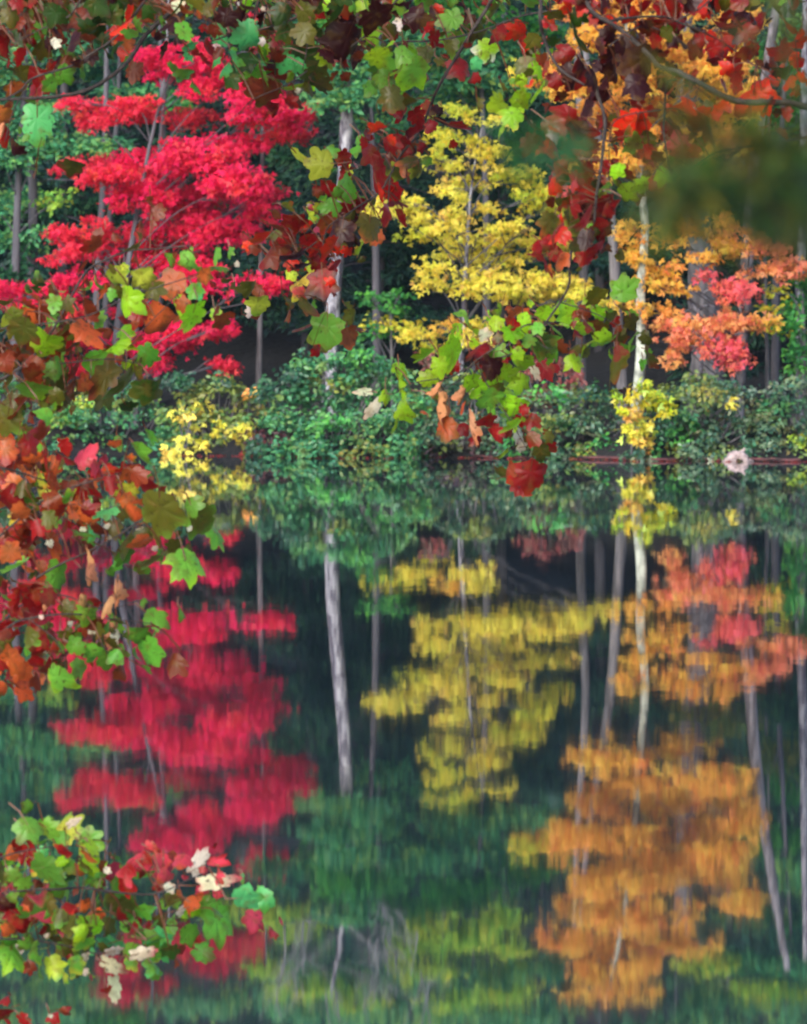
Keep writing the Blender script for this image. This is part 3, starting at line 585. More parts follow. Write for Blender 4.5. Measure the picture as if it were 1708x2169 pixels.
# ------------------------------------------------------------------ near boughs hanging over the pond
NEARC = {'D': (56, 12, 16), 'R': (148, 20, 20), 'S': (214, 44, 22), 'O': (206, 96, 46), 'B': (124, 50, 24), 'V': (88, 88, 24), 'G': (104, 164, 52),
         'L': (146, 194, 34), 'Y': (192, 196, 60), 'E': (90, 192, 106), 'K': (46, 76, 22), 'W': (222, 212, 186), 'T': (182, 128, 92), 'P': (206, 64, 82)}  # W: cream painted in for sky glints and pale undersides
def lobed(kind):
    """outline of a leaf as polar radii round the point where its veins meet; 0 degrees is the tip"""
    th = np.linspace(-180, 180, 49)[:-1] + 180.0 / 48
    j = rng.normal(0, 4, 5)
    if kind == 4: kind = 1
    if kind == 0:    # broad five pointed
        lob = [(0, .60, 34), (54 + j[0], .56, 32), (-54 + j[1], .56, 32), (108 + j[2], .43, 32), (-108 + j[3], .43, 32)]; floor = .30
    elif kind == 1:  # long, with rounded side lobes
        lob = [(0, .64, 30), (36 + j[0], .47, 22), (-36 + j[1], .47, 22), (80 + j[2], .38, 28), (-80 + j[3], .38, 28), (138, .38, 28), (-138, .38, 28)]; floor = .26
    else:            # plain three pointed
        lob = [(0, .62, 44), (58 + j[0], .52, 36), (-58 + j[1], .52, 36), (122, .36, 40), (-122, .36, 40)]; floor = .29
    r = np.full(len(th), floor); axis = np.zeros(len(th))
    for a0, l, w in lob:
        d = np.abs((th - a0 + 180) % 360 - 180) / w
        l2 = l * (1 + .08 * rng.standard_normal())
        q = floor + (l2 - floor) * np.clip(1 - d, 0, 1) ** (.72 if kind != 1 else .55)
        axis = np.where(q > r, np.clip(1 - d * 3.0, 0, 1), axis); r = np.maximum(r, q)
    r = r * (1 + .055 * rng.standard_normal(len(th)))
    return np.radians(th), r, axis

def near_leaf(c, ang, size, y, ca, cb, roll, pitch, curl, kind, tint):
    th, r, axis = lobed(kind)
    n = len(th); fr = np.array([.34, .68, 1.0])
    X = np.concatenate([[0]] + [f * r * np.cos(th) for f in fr]); Yv = np.concatenate([[0]] + [f * r * np.sin(th) for f in fr])
    if kind == 3: Yv = Yv * .46; X = X * 1.12
    if kind == 4: Yv = Yv * .60; X = X * 1.12
    rad = np.concatenate([[0]] + [f * np.ones(n) for f in fr]); ax = np.concatenate([[1]] + [axis * w for w in (1, .8, .3)])
    ph = rng.random(3) * 6.28
    Z = -curl[0] * Yv ** 2 * 1.6 - curl[1] * X * np.abs(X) * .9 + .022 * np.sin(6 * X + ph[0]) + .03 * np.sin(7 * Yv + ph[1]) - .02 * ax * (rad < .9)
    lx = (X + .02) * size; ly = Yv * size; lz = Z * size
    a = radians(ang)
    d = np.array([cos(a), 0, sin(a)]); w = np.array([-sin(a), 0, cos(a)]); nr = np.array([0, -1.0, 0])
    d2 = d * cos(pitch) + nr * sin(pitch); n2 = np.cross(d2, w)
    w2 = w * cos(roll) + n2 * sin(roll); n3 = np.cross(d2, w2)
    if n3[1] > 0: n3 = -n3
    V = c + lx[:, None] * d2 + ly[:, None] * w2 + lz[:, None] * n3
    F = []
    for i in range(n):
        k = (i + 1) % n
        F.append((0, 1 + i, 1 + k))
        for q in range(2):
            F.append((1 + q * n + i, 1 + (q + 1) * n + i, 1 + (q + 1) * n + k, 1 + q * n + k))
    R = np.sqrt(X ** 2 + Yv ** 2)
    edge = np.clip((R - tint * .62) / .26 + .35 * np.sin(3 * np.arctan2(Yv, X + .01) + ph[2]) + rng.normal(0, .10, len(X)), 0, 1)[:, None]
    colr = ca * (1 - edge) + cb * edge
    vein = (ax * .16)[:, None]
    colr = colr * (1 - vein) + vein * (colr * 1.35 + .03)
    # the stalk, a thin ribbon folded in two planes
    st = c - .44 * size * d2 + .05 * size * n3
    return V, F, np.clip(colr, .002, .9), st

def bough(label, y, twigs, leaves_txt, fill=(), dv=0, seed=1):
    global rng
    rng = np.random.default_rng(seed)
    k = y / (Y0 * PPM)
    p0 = P(twigs[0][0][0][0], twigs[0][0][0][1], y)
    root = empty('leafy_bough', tuple(p0), label, 'tree branch', 'boughs hanging over the pond')
    TW = []; polys = []
    for ti, (pl, w0, w1) in enumerate(twigs):
        t = Tubes()
        off = np.cumsum(rng.normal(0, .03, len(pl)))
        line = t.add([P(u, v, y - .12 + o) for (u, v), o in zip(pl, off)], np.linspace(w0, w1, len(pl)) * .5 * k, 7, .10, 5)
        TW.append(t); polys.append(line)
    pts = np.vstack(polys)
    groups = {}
    rows = [r.split(',') for r in leaves_txt.split()]
    for (u0, v0, u1, v1, n, s0, codes) in fill:
        cs = codes.split('|')
        for _ in range(n):
            rows.append([str(rng.uniform(u0, u1)), str(rng.uniform(v0, v1)), str(s0 * rng.uniform(.7, 1.2)), cs[rng.integers(len(cs))]])
    more = []
    for r in rows:                      # every leaf sits in a spray: a smaller, partly hidden one beside it
        if r[3][0] in 'WT' or float(r[2]) < 44: continue
        c2 = r[3].replace('n', '') if rng.random() < .7 else rng.choice(['V', 'B', 'VB', 'G', 'R', 'BR'])
        for _ in range(2):
            a0 = rng.uniform(0, 2 * pi); dd = float(r[2]) * rng.uniform(.4, .85)
            more.append([str(float(r[0]) + dd * cos(a0)), str(float(r[1]) + dd * sin(a0) * .8), str(float(r[2]) * rng.uniform(.38, .82)), c2 + ('n' if rng.random() < .25 else '')])
    nmain = len(rows); rows = rows + more
    for ri, r in enumerate(rows):
        u, v, s = float(r[0]), float(r[1]) + (dv if len(r) < 9 else 0), float(r[2]); code = r[3]
        narrow = 'n' in code; code = code.replace('n', '')
        ang = float(r[4]) if len(r) > 4 and r[4] else rng.uniform(205, 335)
        ca = srgb(*NEARC[code[0]]); cb = srgb(*NEARC[code[1]]) if len(code) > 1 else ca * np.array([1.15, .9, .85])
        var = np.exp(.16 * rng.standard_normal()); ca = ca * var * np.exp(.08 * rng.standard_normal(3)); cb = cb * var
        roll = rng.choice([-1, 1]) * radians(rng.uniform(62, 76)) if narrow else radians(rng.normal(0, 40))
        pitch = radians(rng.normal(-14, 34))
        if code[0] == 'W': roll = radians(rng.normal(0, 12)); pitch = radians(rng.normal(-20, 8))  # painted glints and pale leaves stay turned to the camera
        curl = (rng.uniform(.1, 1.0), rng.uniform(.05, .6))
        g = 'withered_leaf' if code[0] == 'T' else ('green_foliage' if code[0] in 'GLYEKV' else ('pale_glint_foliage' if code[0] == 'W' else 'red_foliage'))
        if g == 'withered_leaf': curl = (rng.uniform(3.0, 6.0), rng.uniform(.3, .9)); pitch = radians(rng.normal(0, 12)); roll = radians(rng.normal(0, 45))
        yy = y + rng.normal(0, .22) + (.3 if ri >= nmain else 0)
        V, F, Cl, stalk = near_leaf(P(u, v, yy), ang, s * 0.92 * k, yy, ca, cb, roll, pitch, curl, 3 if code[0] == 'T' else 4 if (code[0] == 'W' and s > 40) else rng.choice(3, p=[.45, .33, .22]), rng.uniform(.35, .75))
        j = np.argmin(((pts - stalk) ** 2).sum(1)); q = pts[j]
        chain = [V[0], stalk]
        if np.linalg.norm(q - stalk) < 120 * k: chain += [.5 * (q + stalk) + np.array([0, 0, .010]), q]
        else: chain += [stalk + (stalk - V[0]) * .6 + rng.normal(0, .01, 3)]
        m = len(V); hw = np.array([.0016, 0, .0016]); rib = np.vstack([[p - hw, p + hw] for p in chain])
        F = F + [(m + 2 * i, m + 2 * i + 1, m + 2 * i + 3, m + 2 * i + 2) for i in range(len(chain) - 1)]
        V = np.vstack([V, rib]); Cl = np.vstack([Cl, np.tile(srgb(120, 70, 50), (len(rib), 1))])
        groups.setdefault(g, []).append((V, F, Cl))
    for t in TW: t.build('branch', B_TWIG, root)
    for g, items in groups.items():
        sets = [[it] for it in items] if g == 'withered_leaf' else [items]
        for it in sets:
            Vs = []; Fl = []; Cn = []; Cs = []; n = 0
            for V, F, Cl in it:
                Vs.append(V); Cs.append(Cl)
                for f in F: Fl += [i + n for i in f]; Cn.append(len(f))
                n += len(V)
            mesh_np(g, np.vstack(Vs), Fl, Cn, M_DRY if g in ('withered_leaf',) else M_NEAR, root, colors=np.vstack(Cs), smooth=True)
    return root

bough('dark forked bough with maroon and green leaves across the upper left corner', 21.4,
 [([(470, -70), (395, 0), (330, 52), (300, 85), (270, 130), (215, 175), (150, 200), (70, 208), (-40, 212)], 12, 6), ([(330, -30), (265, 55), (230, 90), (190, 115), (150, 140), (70, 165), (45, 190), (15, 208)], 6, 4), ([(200, -60), (150, 30), (90, 60), (30, 90)], 5, 2), ([(70, 165), (30, 230), (10, 300)], 3, 2)],
 """20,30,60,V 60,25,50,K 112,32,74,GE,60 90,55,60,G,60 165,45,84,BD,65 150,20,60,KD 210,40,80,K 190,62,60,K 235,30,60,K 270,38,70,Sn,45 245,62,70,Sn,40 258,65,60,On,60 305,45,46,PW 318,18,52,OB 372,12,38,W,20 392,22,46,O
 75,62,74,B,60 12,88,66,RB 45,112,52,R 40,152,74,V 30,185,60,OV 112,48,24,W,40 115,92,28,W,30 150,95,70,DB,75 140,130,50,BV 190,115,46,D 105,150,40,Rn,40 130,155,64,GV 110,175,50,G 284,145,62,BO,255 350,100,58,D 365,76,56,Vn,20 398,98,46,E 390,155,56,GE 375,40,76,D 350,30,60,BD
 78,248,118,EG,270 32,310,58,D,250 80,338,92,VB,270 10,240,66,OB 5,272,44,TO 20,215,50,B 60,85,50,GK 30,60,50,K 100,15,60,BK 240,100,60,K 170,80,60,BD 215,85,50,KD 8,20,60,DV 200,5,70,KD 260,5,70,K 330,-10,70,D 60,-15,80,KV 130,-20,80,KB 400,-20,80,V""",
 fill=[(60, -20, 420, 110, 14, 56, 'K|V|B|G|D|RB'), (-30, -40, 420, 25, 26, 58, 'K|G|V|KD|BV|B|R'), (-20, -10, 130, 120, 10, 55, 'B|V|D|K|RB')], seed=11)

bough('leafy top bough of olive, maroon and emerald leaves over the upper middle', 22.0,
 [([(760, -80), (700, -20), (640, 30), (560, 60), (500, 70), (440, 90)], 7, 3), ([(900, -60), (840, 0), (790, 60), (740, 100), (700, 110)], 6, 3), ([(650, 150), (602, 182), (537, 210), (505, 242)], 3, 1.5), ([(640, 30), (650, 90), (640, 150)], 4, 2)],
 """440,18,56,VG 462,30,50,D 500,32,80,D 540,22,70,DB 430,36,50,R 480,32,64,D 512,10,58,D 560,30,60,D 505,8,14,W,40 530,18,12,W,40 556,20,16,W,40 527,72,86,E,205 492,72,50,D 458,98,24,W 490,120,66,EG 522,124,80,K,225 555,86,26,W,200 600,84,66,PW,210 570,120,56,EG 580,148,76,RB 562,188,96,BV,250 572,222,46,R,270
 640,110,125,KV,265 655,60,90,K 640,20,74,VK 600,60,60,KV 690,15,66,L 692,112,76,L 722,60,70,DB 735,78,120,D,250 745,40,76,D 800,28,110,D 780,68,66,LG 840,56,40,W,80 755,108,60,D 797,118,88,LG 730,160,34,B 622,186,66,LY 628,192,18,W 660,160,60,KV 815,160,76,GV 842,150,66,L 827,200,84,VR 832,238,46,R 805,272,56,Sn,212 850,110,60,G 700,50,60,V 665,20,50,R 600,20,60,K 580,55,50,K 770,20,60,D 850,15,60,D 450,60,40,B 600,130,60,E 545,150,44,GE 612,215,40,R 655,185,50,V""",
 fill=[(420, -50, 860, 12, 26, 58, 'D|K|G|V|B|LG|R'), (430, 0, 860, 130, 22, 58, 'K|V|D|LG|G|B|R')], seed=12)

bough('slanting centre bough of scarlet and gold green leaves between crimson and golden maples', 22.6,
 [([(1085, -90), (1045, -10), (1030, 18), (1000, 65), (960, 130), (925, 190), (905, 240), (880, 290), (850, 325), (826, 370), (800, 410), (740, 450), (660, 520), (590, 560)], 9, 2.5), ([(853, 88), (930, 85), (1020, 65), (1110, 32), (1210, 18)], 4, 3), ([(826, 370), (820, 440), (810, 490)], 3, 2), ([(740, 450), (690, 490), (680, 600), (690, 660)], 3, 2)],
 """865,22,76,D 925,20,40,S 906,56,62,S 922,76,52,R 960,36,76,GV 985,16,60,D 1050,24,76,V 1012,62,60,V 950,92,60,VG 965,78,66,G 880,142,96,GL 872,104,60,LG 940,120,26,R 974,142,74,RD,280 1032,100,72,LW 1060,66,66,RD 1100,92,78,S 1112,136,74,VK 1140,138,56,L 1130,82,50,V 1118,166,46,SL 1010,130,40,E 905,110,50,V
 880,242,58,RP 882,282,76,RD 962,266,66,R 930,256,50,D 866,342,60,VO 887,357,56,VY 860,310,50,RD 684,346,84,Y,180 725,330,56,RS 752,350,30,PW 730,372,50,R 737,396,86,GL,230 802,355,120,R,265 786,322,60,RB 842,362,66,VY 800,402,56,S 830,402,56,R 690,392,56,RD 770,300,44,R 825,300,60,R 845,290,50,RD
 560,502,72,SO 582,482,50,BR 515,500,30,P 622,466,66,R 652,452,50,YV 660,440,34,PW 702,436,66,GV 670,482,46,Pn,50 705,517,74,S,250 782,472,96,VO,262 816,450,66,R 802,502,50,OV 768,522,60,YS 722,482,76,DR 570,540,66,BR 622,542,76,D 642,562,66,DR 672,560,50,R 682,592,90,RD 702,596,30,S 640,592,60,Yn,50 635,617,56,PY 546,640,86,YL,262 534,655,40,W,240 530,606,66,V,255 645,642,64,VB 692,690,112,GV,265 645,692,84,BV 736,706,74,BO 672,726,40,R 668,742,36,R 745,665,46,V 590,520,60,BR 650,510,60,RB 730,440,60,RD 760,430,50,RP 710,560,50,R 600,500,50,R 745,500,50,D 690,470,60,BR""",
 fill=[(880, -50, 1180, 10, 16, 62, 'D|V|G|RD'), (600, 470, 740, 600, 7, 46, 'R|RD|BR|S')], seed=13)

bough('black stemmed right bough crowded with dark red leaves', 20.8,
 [([(1790, 250), (1708, 226), (1650, 216), (1560, 214), (1470, 170), (1430, 150), (1395, 140), (1370, 112), (1310, 60), (1250, 20), (1220, -60)], 15, 9), ([(1290, 45), (1330, 38), (1400, 35), (1430, 45), (1470, 60), (1530, 90), (1600, 140)], 6, 3), ([(1430, 45), (1490, 12), (1530, -40)], 4, 3), ([(1290, 98), (1340, 62), (1380, 58), (1425, 78)], 5, 2), ([(1130, -40), (1145, 0), (1143, 40), (1150, 75), (1165, 115), (1190, 150), (1240, 182)], 9, 5),
  ([(1240, 140), (1258, 160), (1265, 200), (1280, 250), (1278, 300), (1270, 370), (1262, 420), (1258, 470)], 9, 6), ([(1432, 168), (1412, 178), (1407, 230), (1405, 280), (1415, 350), (1425, 420)], 6, 3), ([(1400, 232), (1310, 250), (1290, 300), (1292, 420)], 3, 2), ([(1600, 140), (1640, 170), (1690, 150)], 3, 2), ([(1780, 278), (1708, 290), (1630, 303), (1540, 318), (1500, 330), (1450, 370), (1425, 398)], 6, 2), ([(1630, 303), (1600, 360), (1550, 410)], 3, 1.5), ([(1500, 330), (1450, 362), (1400, 398)], 2.5, 1.5)],
 """1362,122,120,D,270 1345,172,80,D 1300,112,84,DR 1290,42,40,S 1340,30,56,SR 1420,20,72,RD 1432,36,56,R 1392,46,56,RD 1522,50,92,RD 1572,26,66,D 1592,46,66,RD 1616,42,66,RB 1522,105,66,SR 1546,86,50,S 1475,92,66,BR 1440,86,60,Dn,320 1470,150,34,R 1486,176,40,RD 1426,185,50,SR 1456,222,62,SR 1492,266,90,R 1472,250,60,RB 1510,228,50,Rn 1352,256,96,S,190 1322,290,76,VO 1347,302,56,VG 1370,320,98,R,250 1432,306,86,PR,320 1316,362,76,RB 1326,402,66,LV 1366,392,66,L 1392,382,56,B 1402,366,56,L
 1650,107,90,SB 1690,92,52,S 1612,197,116,SB,210 1662,150,56,D 1700,165,50,S 1672,170,50,R 1625,216,56,DR 1590,230,44,S 1626,266,50,RB 1640,130,60,BR 1690,130,40,R 1330,90,76,D 1390,110,60,DR 1560,60,60,D
 1060,216,78,L,210 1086,242,68,LY,220 1140,196,76,LG 1100,205,60,L 1210,56,116,KV 1172,30,60,V 1226,30,66,KV 1200,110,66,RB 1232,132,86,DR 1252,160,72,D 1126,265,76,DR,240 1165,262,76,BR 1205,242,78,RD 1222,272,86,DR 1240,222,66,DR 1195,312,56,VB,260 1172,290,40,Wn,55 1252,312,66,RD 1216,380,56,Pn,235 1236,360,76,R 1254,432,98,R,255 1216,466,94,VY 1250,472,76,RD 1262,528,86,R,260 1190,545,56,OV 1166,466,66,VO 1220,520,66,V 1245,400,60,RD 1275,345,50,R 1285,440,50,RD 1240,500,60,D 1190,425,50,V 1235,545,50,RD 1180,170,50,R 1215,180,50,D 1280,180,56,D 1300,150,60,D 1290,70,66,D""",
 fill=[(1180, -50, 1720, 14, 34, 64, 'D|RD|R|S|DR|V'), (1240, 60, 1420, 170, 8, 62, 'D|DR'), (1140, 220, 1290, 560, 20, 66, 'R|RD|DR|S|RV'), (1300, 220, 1470, 420, 9, 60, 'R|RD|V|L'), (1280, -10, 1600, 110, 16, 60, 'R|D|RD|V|B'), (1480, 100, 1700, 260, 6, 56, 'R|S|RB')], seed=14)

bough('green leaved centre sprig with withered brown leaves dangling over the waterline', 21.8,
 [([(1262, 420), (1228, 470), (1212, 520), (1205, 560), (1205, 600), (1185, 640), (1150, 690), (1110, 735), (1075, 752), (1010, 770), (950, 800)], 7, 3), ([(1150, 690), (1110, 690), (1050, 735), (1000, 770), (980, 800), (930, 830)], 4, 2), ([(1185, 640), (1250, 660), (1310, 690)], 3, 2), ([(1010, 770), (1040, 830), (1080, 890), (1120, 960)], 3, 1.5), ([(950, 800), (880, 810), (830, 835)], 3, 1.5)],
 """990,670,66,LG 962,742,110,L,240 1012,737,86,RD 1022,710,40,W,10 1042,772,76,DK 1060,660,66,LV 1090,660,56,OR 1076,682,50,R 1112,680,56,L 1082,702,56,L 1142,722,86,KG 1210,662,76,LG 1190,690,56,L 1250,690,66,BV 1240,732,86,LG 1282,712,50,L 1102,762,78,LG 1066,786,66,L 1130,782,46,W 1096,742,56,R 1126,757,40,P 912,800,62,L,190 930,822,50,T,250 925,848,92,T,258 1036,818,96,LK,270 985,828,66,T,262 856,866,72,L 792,862,60,Wn,228 775,830,46,Wn,185 996,890,92,T,268 946,900,72,OV 1042,838,76,GK 1060,856,56,Ln,30 1026,890,66,R 1046,915,56,RD 1050,888,22,W,75 1090,896,66,LY 1082,926,56,LV 1096,920,60,W 1102,945,30,W 1108,866,36,RD 1126,886,50,R 1126,926,46,BR 1146,952,56,VK 1124,998,98,RS,265 1076,985,56,Bn,250 1320,620,80,G,90 1290,660,56,G 1335,676,50,V 1290,722,66,G 1306,742,50,B 1340,712,56,G 1300,772,96,VB,260 1325,832,36,D 1330,740,60,G 1000,805,60,LV 1165,740,60,LG 1150,660,56,LY 1060,745,56,G 1215,760,56,L 1180,700,60,G 930,770,60,L 1000,700,60,LO 840,800,60,L 1025,760,50,B 1265,660,50,L 1120,715,50,G""",
 fill=[(1030, 660, 1260, 770, 9, 50, 'L|G|LG|V|B')], seed=15)

bough('drooping left bough of olive, rust and lime leaves across the lower crimson crown', 21.0,
 [([(-60, 830), (45, 778), (110, 700), (160, 610), (185, 572), (220, 552), (270, 532), (330, 527), (400, 520)], 6, 3), ([(-40, 700), (60, 690), (180, 670), (280, 625), (360, 600), (420, 580)], 4, 2), ([(45, 778), (130, 770), (230, 760), (290, 770)], 4, 2), ([(280, 720), (300, 700), (380, 620)], 3, 1.5)],
 """332,446,46,B 296,512,58,V,250 315,508,50,BO 205,517,66,BR 180,560,56,B 400,550,60,GV,200 85,597,50,KG,190 115,612,66,BO 205,600,56,G,240 240,582,66,YG 300,582,66,YV 270,627,88,LG,262 115,637,52,GL 215,625,50,On,40 180,642,66,B 372,596,88,OV,190 412,612,52,GE 410,662,96,LY,260 343,670,96,OB,232 386,642,56,OP 25,667,56,V 70,672,66,OB,200 15,682,66,Yn,20 50,692,86,VB 110,672,46,G 98,722,112,LY,242 60,732,66,B 5,737,60,B 175,697,98,O,320 152,732,56,DR 242,732,88,Ln,38 282,722,66,Bn,55 102,782,116,B 65,787,66,BO 165,772,106,RB 228,790,116,VB 263,802,118,VG,270 60,822,100,GL 122,802,66,V 15,792,86,V 10,760,60,BV 310,822,84,KV,268 8,862,60,B 140,640,50,V 90,650,50,BV 245,610,60,V 325,610,60,V 470,676,56,BV,270 460,566,66,Gn,20 500,560,18,W,20 200,700,60,B 140,700,50,VB 40,740,70,VB 130,830,70,V 180,810,60,BV 220,840,60,VK 30,850,80,V 85,860,60,V 15,640,50,VR""",
 fill=[(-20, 650, 130, 880, 14, 66, 'V|B|VB|VG|BR')], seed=16)

bough('dense left bough of orange, green and spotted leaves at the waterline with dangling withered leaves', 20.6,
 [([(-70, 1360), (15, 1308), (25, 1283), (50, 1246), (87, 1218), (135, 1191), (170, 1176), (240, 1140), (300, 1100), (370, 1050)], 7, 3), ([(15, 1308), (40, 1285), (85, 1263), (140, 1262), (220, 1290), (300, 1270)], 5, 2), ([(-50, 1180), (40, 1100), (110, 1050), (190, 1020), (260, 1000)], 5, 2), ([(-40, 980), (40, 1000), (100, 1020)], 5, 3), ([(170, 1176), (180, 1220), (240, 1250)], 2, 1.5), ([(140, 1262), (160, 1330), (130, 1400)], 3, 1.5)],
 """15,850,90,VG 90,885,78,BP,90 10,915,76,OR 60,930,66,B 92,937,70,RB 50,960,86,O 78,970,66,YO 30,987,66,OS 112,987,66,BR 130,945,28,VY 175,940,76,P,45 225,962,56,SR,90 232,987,52,R 262,970,50,Rn,40 245,905,40,OB 290,917,72,G,300 306,990,60,RP 275,1000,56,YV 340,1040,140,VG,272 402,1035,66,G 225,1047,88,EG,200 262,1010,56,O 285,1052,66,OV 30,1027,60,K 60,1017,60,GB 112,1037,66,O 140,1030,60,GYn,40 45,1052,66,OY 150,1057,60,RB 36,1072,60,BV 80,1077,60,R 102,1060,50,V 110,1112,80,BO 105,1116,26,W 170,1095,60,GV 175,1090,20,W,60 215,1090,60,BR 225,1082,20,W,50 268,1102,90,VK 300,1090,36,W 305,1112,60,O 230,1105,14,W 260,1142,60,G 260,1138,24,W,20 330,1150,84,VG 326,1130,20,Wn,50 394,1150,106,GL 400,1085,18,W 352,1090,40,R 25,1135,74,O,190 35,1165,90,GL,215 75,1112,76,RD 122,1180,98,GK,262 182,1140,50,T,262 188,1172,70,T,262 60,1212,76,RP 20,1237,66,GB 92,1197,60,OV 130,1090,60,B 180,1050,60,OB 200,1010,50,RB 60,900,60,RB 330,1090,60,V 370,1120,60,V 60,1090,60,B 10,1100,66,R 150,1110,50,B 240,1080,56,V 160,1000,60,B 20,940,66,RO""",
 fill=[(-20, 880, 120, 1120, 16, 62, 'B|OB|R|O|V|RB'), (120, 960, 300, 1060, 10, 54, 'B|O|RB|OV|R')], dv=33, seed=17)
bough('lower left bough of rust and green leaves with pale curled withered leaves', 20.2,
 [([(-60, 1400), (15, 1330), (60, 1310), (150, 1300), (230, 1310), (320, 1320)], 6, 2), ([(60, 1310), (120, 1360), (140, 1420)], 3, 1.5), ([(150, 1300), (200, 1345), (230, 1385)], 3, 1.5), ([(95, 1310), (110, 1280), (110, 1245)], 1.5, 1), ([(230, 1310), (245, 1270), (250, 1225)], 1.5, 1)],
 """100,1266,62,T,252 175,1271,52,Tn,262 246,1246,72,T,262 228,1277,60,Tn,240 242,1336,92,T,268 242,1345,60,W,268 40,1261,66,RB 60,1296,66,R 103,1313,60,PD 86,1308,14,W,50 140,1287,66,VR 60,1342,60,VG 97,1366,64,G 95,1380,16,W,50 185,1300,60,GL 148,1322,18,W,40 194,1338,26,W,80 155,1366,60,G 205,1320,50,B 215,1350,66,VB 225,1391,66,G 231,1392,16,W,60 325,1305,74,GV,332 290,1340,66,GV 313,1370,94,GV,292 328,1395,56,G 124,1431,86,GL,252 20,1392,88,OB 45,1420,76,O 75,1440,56,B 5,1456,50,OV 170,1340,56,V 245,1380,56,VG 110,1340,56,RB 30,1320,60,R 10,1350,50,V 200,1375,60,GV 80,1340,50,B 25,1290,60,RB 270,1350,50,V""",
 fill=[(-20, 1240, 120, 1440, 14, 56, 'R|RB|B|OB|V'), (120, 1290, 250, 1400, 8, 48, 'G|V|VG|B')], seed=18)
bough('bright lower left sprig with cream leaves painted for sky glare over the crimson mirror image', 19.4,
 [([(-60, 1900), (30, 1888), (85, 1884), (125, 1883), (175, 1880), (230, 1890)], 7, 4), ([(175, 1880), (290, 1894), (345, 1888), (400, 1862), (445, 1845)], 5, 2), ([(-50, 1830), (60, 1800), (160, 1790)], 4, 2), ([(-40, 1990), (60, 1990), (170, 2010), (250, 2040)], 5, 2), ([(345, 1888), (350, 1960), (310, 1990)], 3, 2)],
 """57,1748,84,GV 97,1752,60,G 135,1760,98,YG,40 152,1743,46,W,30 185,1776,72,G 40,1786,60,RD 25,1806,60,O 15,1822,52,GL 90,1836,108,GE 80,1842,18,W,50 50,1870,60,GV 10,1882,66,PR 15,1912,66,DR 135,1800,50,RO 145,1830,50,GB 190,1816,60,OB 200,1862,96,GE,300 155,1852,60,KG 100,1906,56,V 240,1838,56,PR 270,1835,66,RP 310,1832,66,PR 342,1846,86,PO,50 265,1872,56,R,280 225,1844,22,W,40 250,1912,118,VG 254,1935,50,RD 140,1920,46,RS 85,1940,68,PS,35 180,1915,50,OV 150,1957,66,VY 52,1930,60,G 55,1936,16,W 30,1950,50,RB 57,1970,64,G 90,1970,30,R 25,2010,98,GL 72,2016,66,GY 38,2010,34,W,20 98,1983,18,W,50 190,1986,96,VK 150,2002,60,VG 110,2040,74,YG 60,2040,26,B 280,1962,50,RV 300,1986,120,GE 345,2002,66,GE 360,2012,50,K 235,2016,52,W,10 294,2020,72,WP,8 170,2038,52,W,50 178,2060,24,W,50 230,2043,78,WP,330 240,2085,76,WP,272 225,2096,34,R 145,2030,30,R 155,2060,36,YV 193,2072,26,P 320,2040,66,GE 415,1832,92,WP,58 455,1826,60,PR,40 460,1850,46,PR 446,1868,100,WP,12 490,1866,44,P,15 430,1885,44,P 355,1880,32,W,15 352,1852,56,PO 512,1902,86,EG,0 463,1942,124,GV,280 360,1900,66,VG 384,1930,46,WP,50 410,1925,50,LG 340,1926,26,R 400,1910,56,OV 538,1942,70,PR 415,1986,30,R 400,1972,66,GV 345,1975,60,EG 430,1915,60,GV 45,2156,46,R 115,2151,46,RD 106,2150,14,W 10,2146,60,RV 20,1990,60,GV 0,1840,60,V 120,1875,60,G 200,1930,60,V 230,1955,56,VK 110,1990,50,V 70,1900,50,B 30,1850,50,GV 210,1890,56,G 280,2010,60,G""",
 fill=[(-20, 1760, 260, 2000, 24, 54, 'G|Y|VG|R|L|O|GL|PG|E'), (140, 1960, 350, 2040, 10, 52, 'G|L|GY|E')], seed=19)

def pine_bough(label, y, lines, tufts, nl=.075, per=34, pal=((46, 92, 40, 4), (70, 110, 44, 2), (34, 72, 44, 3)), seed=3):
    global rng
    rng = np.random.default_rng(seed)
    k = y / (Y0 * PPM)
    root = empty('pine_bough', tuple(P(lines[0][0][0][0], lines[0][0][0][1], y)), label, 'tree branch', 'pine boughs close to the camera')
    allp = []
    for pl, w0, w1 in lines:
        t = Tubes(); allp.append(t.add([P(u, v, y + rng.normal(0, .02)) for u, v in pl], np.linspace(w0, w1, len(pl)) * .5 * k, 6, .1, 5)); t.build('branch', B_TWIG, root)
    Cs = []; Ds = []
    tw = Tubes(); pts = np.vstack(allp)
    for (u, v, du, dv, n) in tufts:
        for _ in range(n):
            c = P(u + rng.normal(0, du), v + rng.normal(0, dv), y + rng.normal(0, .12))
            j = np.argmin(((pts - c) ** 2).sum(1)); ax = unit(c - pts[j] + np.array([0, 0, -.01]))
            tw.add([pts[j], c], [.0012, .0008], 4, .02, 1)
            d = unit(ax + .55 * rng.standard_normal((per, 3))); Cs.append(c + rng.normal(0, .006, (per, 3)) - ax * rng.random((per, 1)) * .05); Ds.append(d)
    C = np.vstack(Cs); D = np.vstack(Ds); n = len(C)
    v, f, c, kk = leaves(C, D, rng.standard_normal((n, 3)) + [0, -.6, .4], nl * rng.uniform(.7, 1.2, n), pick(list(pal), n, .2), tmpl_oval(.011))
    tw.build('twigs', B_TWIG, root)
    mesh_np('needles', v, f, c, M_PINE, root, colors=kk)
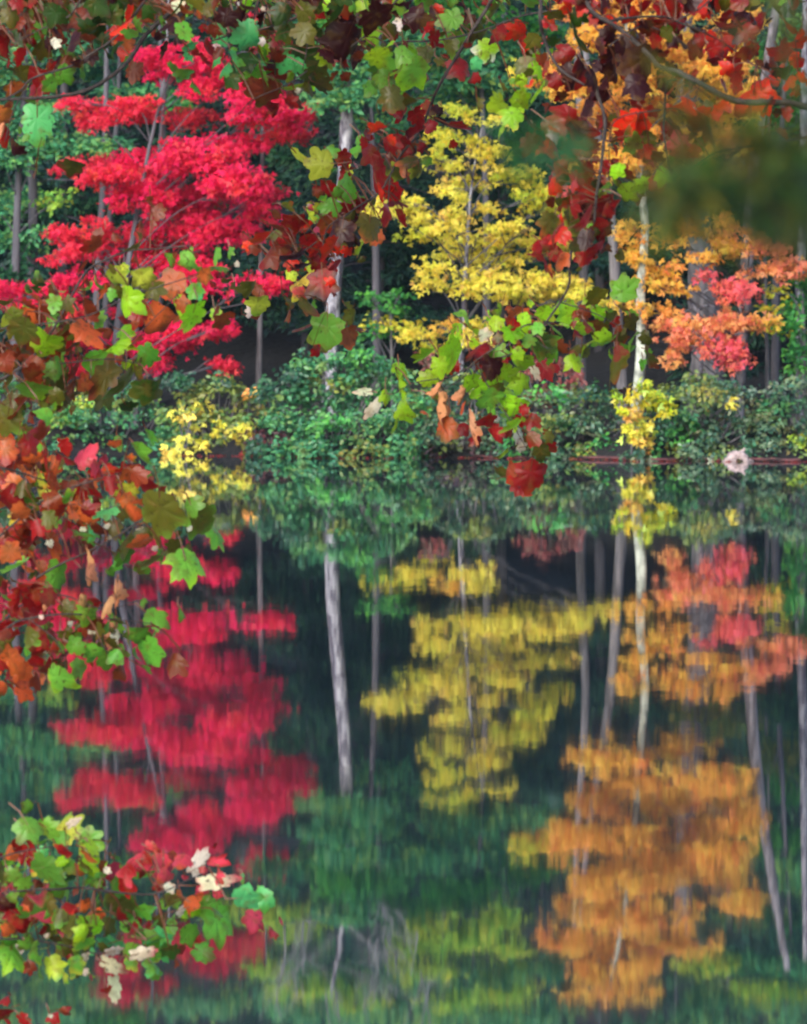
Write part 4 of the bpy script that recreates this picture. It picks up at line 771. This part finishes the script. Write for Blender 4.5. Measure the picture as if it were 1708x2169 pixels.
pine_bough('soft out of focus pine bough with fine needles at the upper right', 4.6,
 [([(1800, 270), (1708, 290), (1630, 303), (1540, 318), (1500, 330), (1450, 370), (1430, 392)], 6, 3), ([(1630, 303), (1600, 360), (1550, 410)], 4, 2), ([(1500, 330), (1450, 370), (1400, 400)], 3, 2), ([(1800, 90), (1700, 120), (1620, 130), (1560, 160)], 4, 2), ([(1800, 430), (1700, 420), (1600, 440)], 4, 2)],
 [(1650, 385, 80, 50, 8), (1560, 400, 90, 44, 6), (1690, 330, 50, 60, 4), (1480, 395, 80, 50, 5), (1590, 260, 90, 70, 3), (1690, 120, 60, 90, 3), (1510, 170, 60, 60, 1), (1690, 450, 50, 30, 6), (1420, 430, 60, 40, 2)], nl=.045, per=20, pal=((104, 128, 56, 4), (140, 124, 48, 2), (70, 112, 64, 3)), seed=31)
pine_bough('small soft green pine tip hanging right of the golden maple top', 5.6,
 [([(1260, 240), (1220, 280), (1170, 320), (1120, 350)], 3, 1.5)],
 [(1150, 335, 44, 30, 4), (1190, 365, 26, 34, 2)], nl=.035, per=18, pal=((70, 150, 90, 4), (84, 140, 70, 3)), seed=32)

# ------------------------------------------------------------------ thin haze volume, added to lift the darks towards blue
hx, hy0, hy1, hz0, hz1 = 520.0, -310.0, 620.0, -3.0, 95.0
hv = [(-hx, hy0, hz0), (hx, hy0, hz0), (hx, hy1, hz0), (-hx, hy1, hz0), (-hx, hy0, hz1), (hx, hy0, hz1), (hx, hy1, hz1), (-hx, hy1, hz1)]
m, nt, out = new_mat('dark_lift_haze')
pv = nt.nodes.new('ShaderNodeVolumePrincipled'); pv.inputs['Density'].default_value = 0.00012
pv.inputs['Color'].default_value = (0.66, 0.82, 1.0, 1); pv.inputs['Anisotropy'].default_value = 0.2
nt.links.new(pv.outputs[0], out.inputs['Volume'])
ho = mesh_np('added_haze', hv, [0, 3, 2, 1, 4, 5, 6, 7, 0, 1, 5, 4, 1, 2, 6, 5, 2, 3, 7, 6, 3, 0, 4, 7], [4] * 6, m)
tag(ho, 'thin bluish haze added to lift the darks', kind='stuff')
